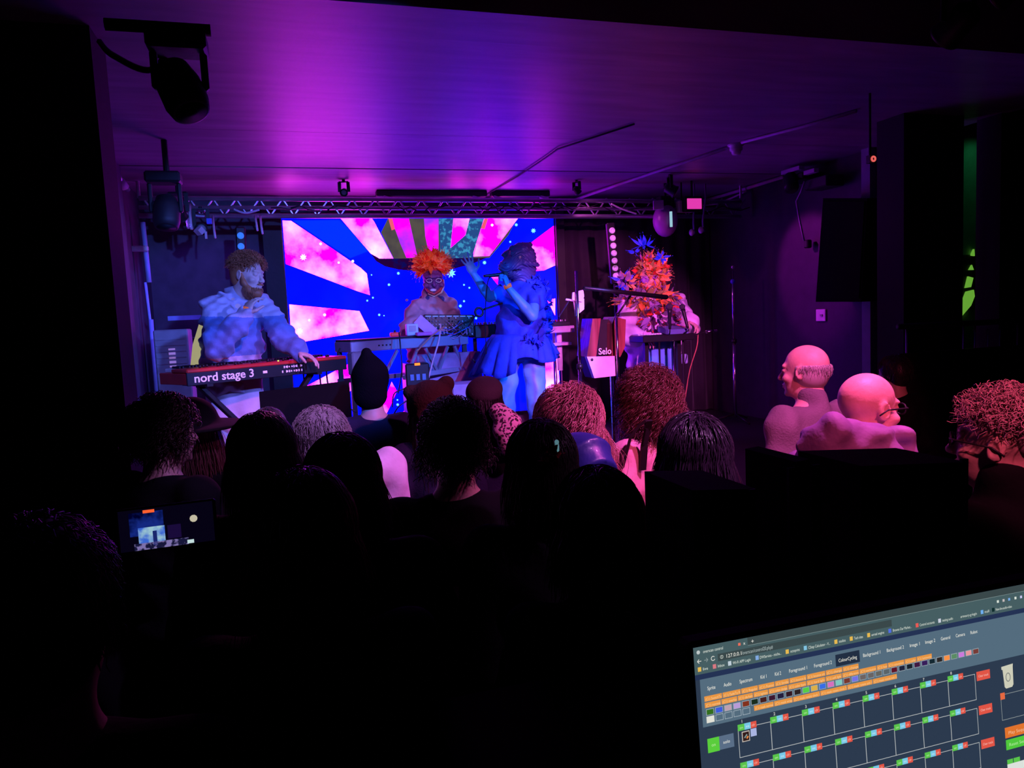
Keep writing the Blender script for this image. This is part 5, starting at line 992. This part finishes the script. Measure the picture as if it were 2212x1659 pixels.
par('par_lamp', (2.88, 6.88, 3.18), (4.6, 7.6, 1.2), 'small black par lamp on the truss aimed at the curtain', .035, .07, top=3.3)  # added fixture for the pink fill
# fixtures over the right player
t = thing('hanging_lamp', at(1437, 480, 7.0), 'rounded violet-lit lamp hanging above the feathered player', 'stage light'); c = at(1437, 472, 7.0)
MB().box(at(1437, 440, 7.0), (.16, .12, .14), BLKM, bev=.01).build('base', BLKM, t); MB().ball(c-V(0, 0, .02), (.13, .13, .17), mat('violet_plastic_shell', (.35, .08, .42), .35), 18).build('lamp_shell', None, t, True); MB().box(at(1422, 443, 6.9), (.1, .04, .09), mat('violet_card', (.5, .2, .5), .6), frame((.3, 1, 0))).build('gel_frame', None, t)
MB().rod(at(1437, 430, 7.0), V(*at(1437, 430, 7.0)[:2], 3.3), .015, BLKM).build('hanger', BLKM, t)
tag(MB().rod(at(1449, 440, 7.05), at(1449, 460, 6.82), .006, BLKM).rod(at(1449, 457, 6.8), at(1450, 490, 6.8), .014, emat('pale_cyan_tube', (.35, .62, .75), .9), 12).build('tube_light', None, None, True), 'short upright pale cyan tube light above the feathered player', 'tube light')
t = thing('floodlight', at(1500, 440, 6.9), 'rectangular pink floodlight in a black frame at the right end of the truss', 'floodlight'); c = at(1500, 440, 6.8)
MB().box(c+V(0, .04, 0), (.21, .07, .15), BLKM, bev=.008).build('housing', BLKM, t); MB().box(c, (.165, .012, .105), emat('pink_glass', (.80, .045, .45), .95), bev=.003).build('glass', None, t); MB().rod(c+V(0, .05, .07), V(c[0], c[1]+.05, 3.3), .012, BLKM).build('hanger', BLKM, t)
t = thing('ballast_box', at(1475, 455, 6.95), 'pinkish metal box with a shelf lip, left of the floodlight', 'box'); MB().box(at(1472, 446, 6.95), (.10, .08, .11), mat('pinkish_metal', (.75, .35, .6), .5), bev=.006).build('case', None, t); MB().box(at(1480, 457, 6.93), (.17, .06, .02), mat('pinkish_metal', (.75, .35, .6)), bev=.003).build('lip', None, t); MB().rod(at(1472, 438, 6.95), V(*at(1472, 438, 6.95)[:2], 3.3), .01, BLKM).build('hanger', BLKM, t)
for x, y, xt, lb in ((1494, 502, 1500, 'left of two small round pink lamp heads under the floodlight'), (1514, 497, 1524, 'right of two small round pink lamp heads under the floodlight')):
    t = thing('pin_spot', at(x, y, 6.9), lb, 'stage light'); MB().ball(at(x, y, 6.9), (.026, .03, .036), mat('pinkish_shell', (.8, .5, .75), .4), 14).build('shell', None, t, True); MB().ball(at(x+7, y-1, 6.98), (.025, .04, .03), BLKM).build('socket', BLKM, t, True); MB().tube([at(x+5, y-6, 6.97), at(x+4, y-20, 6.97), at(xt, 430, 7.0), V(*at(xt, 430, 7.0)[:2], 3.3)], .01, mat('violet_arm', (.3, .2, .4), .5)).build('arm', None, t, True)
# right wall: bracketed lamp, loudspeaker, plate
xw = 4.97
wl = par('par_lamp', (3.75, 6.53, 3.13), (5, 6.15, 2.35), 'small black par lamp under the stage ceiling aimed at the right wall', .06, .12, top=3.3)  # added fixture for the wall glow
t = thing('bracket_lamp', atx(1725, 385, 4.75), 'lamp and clamps on a bracket high on the right wall with a lead hanging down', 'stage light'); MB().box(atx(1712, 368, 4.72), (.06, .26, .035), PIPE, frame((0, -1, .0))).build('clamp_bar', PIPE, t); MB().box(atx(1752, 371, 4.7), (.05, .14, .035), PIPE).build('clamp_bar', PIPE, t)
MB().lathe([(.03, -.1), (.06, -.06), (.07, .08), (.06, .1)], atx(1708, 392, 4.7), BLKM, frame((-.3, -.5, -.8)) @ np.array([[1, 0, 0], [0, 0, 1], [0, -1, 0.]]), 16).build('lamp_body', BLKM, t, True); MB().box(atx(1735, 385, 4.85), (.25, .3, .06), BLK, bev=.01).build('bracket', BLK, t); MB().box(atx(1780, 395, 4.85), (.2, .3, .1), BLK, bev=.01).build('driver_box', BLK, t)
MB().tube([atx(1738, 392, 4.7), atx(1730, 415, 4.7), atx(1720, 435, 4.7), atx(1727, 475, 4.72), atx(1737, 520, 4.8)], .009, mat('violet_grey_lead', (.35, .25, .4), .5), 6).build('lead', None, t, True); MB().box(atx(1745, 527, 4.93), (.06, .06, .08), BLK, bev=.01).build('plug', BLK, t)
SPK = mat('matte_black_speaker', (.004, .004, .005), .9, spec=.1)
t = thing('pa_speaker', atx(1820, 650, 4.6), 'large black loudspeaker hanging on the right wall', 'speaker'); X = 4.62
q = [atx(1778, 428, X), atx(1873, 428, X), atx(1860, 652, X), atx(1762, 652, X)]
MB().prism(q, (.34, .0, 0), SPK).build('cabinet', SPK, t); g = [a*.94+sum(q)/4*.06 for a in q]; MB().prism([a+V(-.012, 0, 0) for a in g], (.012, 0, 0), SPK).build('grille', SPK, t)
t = thing('wall_socket', atx(1774, 695, xw), 'square pink-lit wall socket plate below the large loudspeaker', 'socket'); MB().box(atx(1774, 681, xw+.02), (.02, .13, .115), mat('cream_plate', (.8, .6, .8), .5), bev=.004).build('plate', None, t); MB().box(atx(1774, 681, xw+.005), (.01, .03, .02), GREYP).build('switch', GREYP, t)
t = thing('ring_light', at(1887, 343, 3.9), 'tiny glowing salmon ring high in the dark at the right', 'lamp'); c = at(1887, 343, 3.9); MB().tube([c+V(.014*math.cos(a), 0, .014*math.sin(a)) for a in np.linspace(0, 6.283, 17)], .006, emat('salmon_ring', (.9, .13, .12), .9), 8, False).build('ring', None, t, True); MB().box(c+V(0, .02, .0), (.05, .03, .05), BLK).build('housing', BLK, t); MB().rod(c+V(0, .03, 0), V(c[0], c[1]+.03, 3.8), .008, BLK).build('stem', BLK, t)
# dark pillar, green lit mural in the alcove
def pillar(name, px0, px1, Y, dY=.25):
    a, b = at(px0, 700, Y+(dY if px0 > 2100 else 0)), at(px1, 700, Y); sbox(name, (a[0], Y, 0), (b[0], Y+dY, 3.8), mat('pier_black_paint', (.006, .006, .008), .8))
pillar('wall_right_pier', 1952, 2079, 4.3)
pillar('wall_right_end', 2106, 2420, 4.2, .2)
a = at(2060, 560, 5.0); b = at(2130, 560, 5.0); c0, c1 = at(2090, 440, 5.0), at(2090, 690, 5.0)
sbox('wall_alcove_green', (a[0]-.6, 5.3, 0), (b[0]+.8, 5.4, 3.8), mat('green_grey_plaster', (.25, .4, .3), .8, bump=.2))
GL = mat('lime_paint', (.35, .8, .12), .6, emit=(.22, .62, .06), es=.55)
ml = thing('backlit_leaf_panel', at(2092, 690, 5.25), 'narrow glimpse of a green backlit leaf pattern panel at the right', 'panel'); mb = MB()
for pts in (((2079, 682), (2080, 650), (2088, 630), (2104, 626), (2106, 640), (2098, 660)), ((2086, 622), (2092, 597), (2103, 600), (2098, 620)), ((2094, 583), (2100, 572), (2104, 583)), ((2099, 552), (2105, 538), (2106, 553))): mb.prism([at(x, y, 5.27) for x, y in pts], (0, .02, 0), GL)
mb.build('leaf_pattern', GL, ml); mb = MB(); mb.box(at(2092, 610, 5.29), (.16, .01, .5), BLK); mb.build('backing', BLK, ml)
# chrome rail posts by the right edge
RP = mat('violet_lit_chrome', (.7, .6, .8), .25, metal=.9)
hr = thing('handrail', at(2150, 760, 3.6)*V(1, 1, 0), 'dark handrail with slim chrome posts at the right edge', 'handrail')
for x, y0, y1 in ((1958, 711, 745), (2081, 697, 710), (2106, 699, 718), (2134, 710, 730), (2160, 699, 745), (2198, 693, 748)):
    c = at(x, y0, 4.05); MB().rod(c, (c[0], c[1], 0), .008, RP, 8).build('post', RP, hr, True)
a, b = at(1940, 706, 4.05), at(2260, 690, 4.05); MB().rod(a, b, .02, BLK).build('rail', BLK, hr, True); a, b = at(1940, 752, 4.0), at(2260, 752, 4.0); MB().box((a+b)/2-V(0, 0, .45), (b[0]-a[0], .02, .9), BLK).build('lower_panel', BLK, hr)
# ------------------------------------------------------------------ sound desk
sd = thing('sound_desk', (1.0, .75, 0), 'black counter carrying the glowing monitor and black cases', 'desk')
MB().box((1.15, .78, bz-.0375), (1.9, .95, .04), SPK, bev=.004).build('worktop', SPK, sd); MB().box((1.15, 1.22, (bz-.06)/2), (1.9, .03, bz-.06), SPK).build('front_board', SPK, sd)
for x in (.23, 2.07): MB().box((x, .78, (bz-.06)/2), (.04, .9, bz-.06), SPK).build('side_board', SPK, sd)
zt_ = bz-.0175
def case(px0, px1, py0, py1, Y, label, dep=.16):
    a, b = at(px0, py0, Y+dep), at(px1, py1, Y+dep); b[0] = at(px1, py1, Y)[0]; t = thing('flight_case', ((a[0]+b[0])/2, Y, zt_), label, 'case')
    mb = MB(); h0, h1 = a[2], b[2]; P = [(a[0], Y, zt_), (b[0], Y, zt_), (b[0], Y, h1), (a[0], Y, h0)]; mb.prism(P, (0, dep, 0), SPK); mb.build('case', SPK, t)
    for x in (a[0]+.01, b[0]-.01): MB().box((x, Y-.002, (zt_+h0)/2), (.014, .006, h0-zt_-.02), BLK).build('corner_trim', BLK, t)
case(1392, 1632, 1018, 1002, 1.0, 'black case on the sound desk cutting off the sleek-haired guest'); case(1638, 1718, 964, 957, 1.02, 'narrow taller black case on the sound desk in front of the grey-coated bald guest', .14); case(1724, 2090, 974, 949, 1.0, 'widest black case on the sound desk under the bald guest with glasses', .16)
# ------------------------------------------------------------------ audience
DK1 = mat('black_hair', (.012, .009, .009), .38); DK2 = mat('dark_brown_hair', (.035, .018, .012), .4); BR = mat('auburn_hair', (.13, .06, .05), .3, spec=.9); BLO = mat('strawberry_blonde_hair', (.45, .24, .2), .32, spec=.9); GRY = mat('grey_hair', (.5, .45, .45), .5)
CB = mat('black_jacket', (.006, .006, .008), .9, spec=.1, bump=.2); CN = mat('navy_sweater', (.02, .018, .045), .9, spec=.1, bump=.3, bscale=150); CG = mat('grey_wool_coat', (.17, .14, .17), .9, bump=.3, bscale=120, var=.2)
crowd(342, 868, 2.9, 42, 'person with short dark curls turned right, nearest the left wall', CB, DK2, 'curly_short', (12, 0, 0), 1)
r, J = crowd(405, 838, 3.3, 20, 'person in a wide black hat with long hair, below the lettered piano', CB, BR, 'long', (20, 0, 0), 2, htop=.10)
S = SDF(.008); L = lambda *p: J['hc']+J['HR'] @ (V(*p)*J['s']); S.ell(L(0, -.01, .07), V(.1, .115, .11), J['HR']); S.boxs(L(0, 0, -.06), V(.2, .2, .1), J['HR'], sub=True); S.ell(L(0, -.01, .055), V(.21, .23, .016), J['HR'], k=.03); S.build('hat', mat('black_felt', (.008, .008, .009), .9), r)
crowd(577, 889, 3.95, 5, 'person with sleek shiny auburn hair, just left of the grey-haired guest', CB, BR, 'sleek', (8, 0, 0), 3, w=.9)
crowd(562, 908, 2.25, -5, 'person with a rounded black bob in front of the auburn head', CB, DK1, 'sleek', (0, 0, 0), 4)
r, J = crowd(703, 888, 2.62, -35, 'grey-haired guest in a pale shirt with a dark strap', mat('pale_shirt', (.62, .6, .72), .85, bump=.3, bscale=25), GRY, 'short', (0, 8, 0), 5, w=1.15, arms=dict(shr=(.25, -.03, 1.50), shl=(-.23, -.03, 1.47)))
c = J['neck']*.5+J['shr']*.5; MB().tube([c+V(.0, -.11, .03), c+V(.02, -.02, .085), c+V(.04, .09, .03)], .009, BLK, 6).build('strap', BLK, r, True)
crowd(735, 956, 1.85, 5, 'near guest with a smooth round black head of hair hiding the pale shirt', CB, DK1, 'sleek', (0, 0, 0), 6)
# pointed beanie
r, J = crowd(797, 756, 4.0, -8, 'guest in a tall pointed black beanie and navy sweater', CN, None, 'long', (22, 0, 0), 7, htop=.085, w=.9)
S = SDF(.008); L = lambda *p: J['hc']+J['HR'] @ (V(*p)*J['s']); S.ell(L(0, -.015, .05), V(.098, .115, .11), J['HR']); S.cap(L(0, -.02, .10), L(-.01, -.03, .19), .075, .028, k=.05); S.ell(L(0, .1, -.05), V(.1, .07, .08), J['HR'], k=.01, sub=True); S.ell(L(.0, -.06, -.03), V(.09, .07, .08), J['HR'], k=.03); S.build('beanie', mat('black_knit', (.004, .003, .005), .95, spec=.05, bump=.5, bscale=150), r)
# plush bear hat
r, J = crowd(928, 818, 3.6, 0, 'guest in a brown plush hat with round ears and a pale patch', CN, DK2, 'long', (5, 0, 0), 8, w=.9, htop=.06)
PL = mat('brown_plush', (.045, .022, .016), .95, spec=.1, sheen=.0, bump=.6, bscale=90); S = SDF(.008); L = lambda *p: J['hc']+J['HR'] @ (V(*p)*J['s']); S.ell(L(0, -.01, .05), V(.12, .125, .12), J['HR']); S.ell(L(.085, -.02, .15), V(.042, .03, .042), J['HR'], k=.015); S.ell(L(-.1, -.02, .12), V(.04, .03, .036), J['HR'], k=.015); S.ell(L(0, -.12, -.0), V(.09, .05, .04), J['HR'], k=.02); S.ell(L(0, .12, -.06), V(.1, .08, .09), J['HR'], sub=True, k=.01)
st_ = strands(J, 900, .03, .002, grav=.1, seed=8, seg=3, off=.036, lift=1, jit=.6); S.build('plush_hat', PL, r, None, lambda mb: mb.rawnp(*st_, PL))
mb = MB(); [mb.ball(L(*p), (.017, .012, .026), mat('tan_plush', (.5, .33, .24), .9), 12, J['HR']) for p in ((.045, -.13, .045), (.08, -.115, .065))]; mb.build('paw_patch', None, r, True); mb = MB(); mb.ball(L(-.03, -.125, -.07), (.04, .02, .05), mat('pale_blue_plush', (.5, .5, .75), .9), 12, J['HR']); mb.build('muzzle_patch', None, r, True)
crowd(976, 882, 2.2, 3, 'near guest with a tall mass of black curls in front of the plush hat', CB, DK1, 'curly_short', (0, 0, 0), 9)
# beret and leopard scarf
r, J = crowd(1046, 812, 4.0, -12, 'guest in an olive beret turned right, wearing a leopard print scarf', CN, DK1, 'long', (48, 0, 0), 10, w=.9, htop=.05)
S = SDF(.007); L = lambda *p: J['hc']+J['HR'] @ (V(*p)*J['s']); S.ell(L(0, -.02, .085), V(.104, .112, .078), J['HR'] @ np.array([[1, 0, 0], [0, .95, -.3], [0, .3, .95]])); S.ell(L(0, -.02, .05), V(.088, .105, .04), J['HR'], k=.02); S.cap(L(0, -.02, .14), L(0, -.02, .155), .006, .005, k=.008); S.build('beret', mat('olive_brown_felt', (.06, .045, .05), .95, spec=.1, bump=.4, bscale=200), r)
lm = bpy.data.materials.new('leopard_print_cloth'); lm.use_nodes = True; nt = lm.node_tree; b = nt.nodes['Principled BSDF']; b.inputs['Roughness'].default_value = .85; tc = nt.nodes.new('ShaderNodeTexCoord'); vo = nt.nodes.new('ShaderNodeTexVoronoi'); vo.inputs['Scale'].default_value = 48; nz = nt.nodes.new('ShaderNodeTexNoise'); nz.inputs['Scale'].default_value = 30; mx_ = nt.nodes.new('ShaderNodeMixRGB'); mx_.inputs[0].default_value = .06
nt.links.new(tc.outputs['Object'], mx_.inputs[1]); nt.links.new(tc.outputs['Object'], nz.inputs['Vector']); nt.links.new(nz.outputs['Color'], mx_.inputs[2]); nt.links.new(mx_.outputs[0], vo.inputs['Vector']); rp = nt.nodes.new('ShaderNodeValToRGB'); e = rp.color_ramp.elements; e[0].position = .0; e[0].color = (.06, .025, .04, 1); e[1].position = .50; e[1].color = (.8, .55, .62, 1); q = rp.color_ramp.elements.new(.44); q.color = (.05, .02, .04, 1); nt.links.new(vo.outputs['Distance'], rp.inputs[0]); nt.links.new(rp.outputs[0], b.inputs['Base Color'])
S = SDF(.008); S.cap(at(1074, 890, 3.85), at(1094, 920, 3.78), .05, .065, k=.04); S.cap(at(1094, 920, 3.78), at(1100, 955, 3.76), .065, .075, k=.04); S.cap(at(1100, 900, 3.8), at(1117, 948, 3.78), .035, .045, k=.04); S.dis.append(folds(.008, 34, 4)); S.build('scarf', lm, r, 'leopard print scarf')
# the curly and wavy heads
crowd(1214, 862, 2.75, -4, 'guest with big wavy strawberry blonde hair spreading right, beside the leopard scarf', mat('maroon_top', (.12, .03, .06), .8), BLO, 'wavy', (25, 0, 8), 11, skin=SKINP)
r, J = crowd(1402, 806, 3.0, -18, 'guest with a tousled brown curly bob and black straps over a pale back', mat('pale_pink_top', (.8, .55, .62), .8, bump=.15), BR, 'curly_bob', (5, 0, 0), 12, skin=SKINP, htop=.02, sleeve=.3, infl=.01, w=1.0)
for q in (((1396, 908), (1380, 920), (1362, 945), (1345, 1010)), ((1402, 908), (1399, 925), (1392, 960), (1388, 1015))):
    mb = MB(); P_ = [at(a, b, 2.80+.02*k_) for k_, (a, b) in enumerate(q)]; [mb.bar(P_[k_], P_[k_+1], .03, .012, BLK) for k_ in range(3)]; mb.build('strap', BLK, r)
# navy hooded coat and black hair with a glinting clip
PUF = mat('navy_shiny_puffer', (.02, .035, .20), .42, bump=.4, bscale=16, coat=.1)
r, J = crowd(1252, 932, 2.2, -10, 'guest in a shiny navy quilted hood, right of the red hair clip', PUF, None, 'short', (0, 0, 0), 13, htop=.035, infl=.03)
S = SDF(.007); L = lambda *p: J['hc']+J['HR'] @ (V(*p)*J['s']); S.ell(L(0, -.02, .03), V(.105, .125, .12), J['HR']); S.ell(L(0, -.06, -.1), V(.115, .1, .09), J['HR'], k=.04); S.ell(L(0, .13, -.02), V(.09, .08, .11), J['HR'], sub=True, k=.01); S.dis.append(lambda X, Y, Z: .012*np.abs(np.sin(40*Z+14*Y+3*np.sin(12*X)))-.006); S.build('hood', PUF, r)
r, J = crowd(1168, 925, 1.85, 10, 'near guest with pinned-up black hair and a dull red flower clip', CB, DK1, 'sleek', (0, 0, 0), 14, w=.9)
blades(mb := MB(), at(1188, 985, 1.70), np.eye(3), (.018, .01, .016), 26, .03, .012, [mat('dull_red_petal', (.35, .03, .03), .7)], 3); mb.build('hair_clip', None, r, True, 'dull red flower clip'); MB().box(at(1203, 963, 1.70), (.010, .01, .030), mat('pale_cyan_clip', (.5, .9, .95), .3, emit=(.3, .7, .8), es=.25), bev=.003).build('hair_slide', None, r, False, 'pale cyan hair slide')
r, J = crowd(1488, 910, 1.78, -8, 'guest with smooth dark auburn hair catching violet light, above the leftmost case', CB, mat('dark_auburn_hair', (.10, .055, .10), .25, spec=1), 'sleek', (10, 0, 6), 15, w=.9)
r, J = crowd(1745, 745, 2.85, -12, 'tall bald man in a grey wool coat, face turned left', CG, GRY, 'fringe', (20*-1, 0, 0), 17, skin=SKINP, collar=.05, vox=.007, w=1.05)
r, J = crowd(1862, 806, 1.98, 60, 'bald man with dark-framed glasses and a crumpled violet hood, face turned right', mat('violet_grey_anorak', (.20, .13, .28), .7, bump=.5, bscale=22), None, 'short', (30, 4, 0), 18, skin=SKINP, collar=.05, hood=1, vox=.006)
glasses(J, r, BLK)
S = SDF(.008); S.boxs(at(1832, 960, 1.86), V(.15, .07, .075), frame((.35, 1, 0), (-.08, 0, 1)), rd=.05, k=.04); S.boxs(at(1895, 962, 1.93), V(.09, .08, .06), rd=.04, k=.04); S.cap(at(1728, 960, 1.9), at(1800, 920, 1.82), .022, .03, k=.03); S.dis.append(folds(.016, 21, 9)); S.dis.append(folds(.005, 60, 2)); S.build('hood', mat('violet_grey_anorak', (.34,)*3), r)
r, J = crowd(2162, 862, 1.42, -8, 'man with glasses at the right edge, turned left in profile', CB, None, 'short', (-20, -5, 0), 19, skin=SKIN, vox=.006, collar=.09, infl=.034)
glasses(J, r, BLK)
GC = mat('greying_curls', (.4, .28, .28), .5); S = SDF(.006); L = lambda *p: J['hc']+J['HR'] @ (V(*p)*J['s']); S.ell(L(0, -.0, .095), V(.06, .085, .04), J['HR']); S.ell(L(0, -.06, .04), V(.07, .055, .07), J['HR'], k=.02)
st_ = strands(J, 1300, .05, .002, grav=.05, curl=.007, cfreq=1.6, seed=19, seg=8, off=.004, lift=.7, jit=.6, cling=1.4, region=lambda d: (d[:, 2] > .45) & (d[:, 1] < .8)); S.build('hair', GC, r, None, lambda mb: mb.rawnp(*st_, GC))
crowd(1935, 772, 3.9, 0, 'dim guest standing behind the bald man with glasses, close to the dark pillar', CB, DK1, 'short', (-20, 0, 0), 20, w=.9)
crowd(645, 1040, 1.35, 0, 'nearest guest with mussed dark brown hair at lower left, below the pale shirt', CB, DK2, 'sleek', (0, 0, 0), 21, w=.9)
crowd(1292, 1032, 1.42, 0, 'nearest guest at the lower middle with smooth dark hair, beside the leftmost case', CB, DK2, 'sleek', (0, 0, 0), 22, w=.9)
# guest filming with a phone
ph = at(362, 1136, 1.3)
r, J = crowd(60, 1150, 1.05, 5, 'guest at the far lower left reaching right to film with a phone', CB, DK1, 'short', (0, 0, 0), 23, arms=dict(), w=.9)
pt = thing('phone', ph, 'phone held sideways showing a tiny picture of the stage', 'phone'); Rp = frame((-.05, 1, -.05)); MB().box(ph, (.15, .008, .072), BLKM, Rp, .003).build('phone_case', BLKM, pt)
mb = MB(); W_ = lambda a, b, k=1: ph+Rp @ V(a, -.0045-.0003*k, b); q4 = lambda a0, b0, a1, b1, m, k: mb.poly([W_(a0, b0, k), W_(a1, b0, k), W_(a1, b1, k), W_(a0, b1, k)], m)
q4(-.07, -.033, .07, .033, emat('phone_dark', (.002, .001, .008), .8), 0); q4(-.055, -.01, -.005, .028, emat('phone_blue', (.01, .03, .3), .7, (.0, .0, .03), 40), 1); q4(-.043, -.024, -.004, .003, emat('phone_cyan', (.35, .6, .7), .9, (.05, .15, .7), 60), 2); q4(-.022, -.028, -.016, -.004, emat('phone_navy', (.01, .02, .15), 1), 3)
q4(-.034, .026, -.017, .031, emat('phone_orange', (1, .12, .03), 1), 3); q4(-.05, -.033, .03, -.022, emat('phone_lilac', (.25, .2, .5), .8, (.01, .01, .05), 120, .45, .55), 3); q4(.028, -.032, .038, -.026, emat('phone_white', (.6, .8, .8), .9), 4); mb.poly([W_(.04+.006*math.cos(t), .008+.006*math.sin(t), 4) for t in np.arange(10)*.628], emat('phone_warm', (.6, .55, .4), .9)); q4(0, -.02, .02, .002, emat('phone_violet', (.012, .004, .05), .8), 2)
mb.build('phone_screen', None, pt)
# finishing
for o in list(bpy.data.objects):
    if '_org' in o: del o['_org']
for o in COL.objects:
    if o.type == 'MESH' and o.parent is None and 'kind' not in o and 'label' not in o: print('UNLABELLED', o.name)
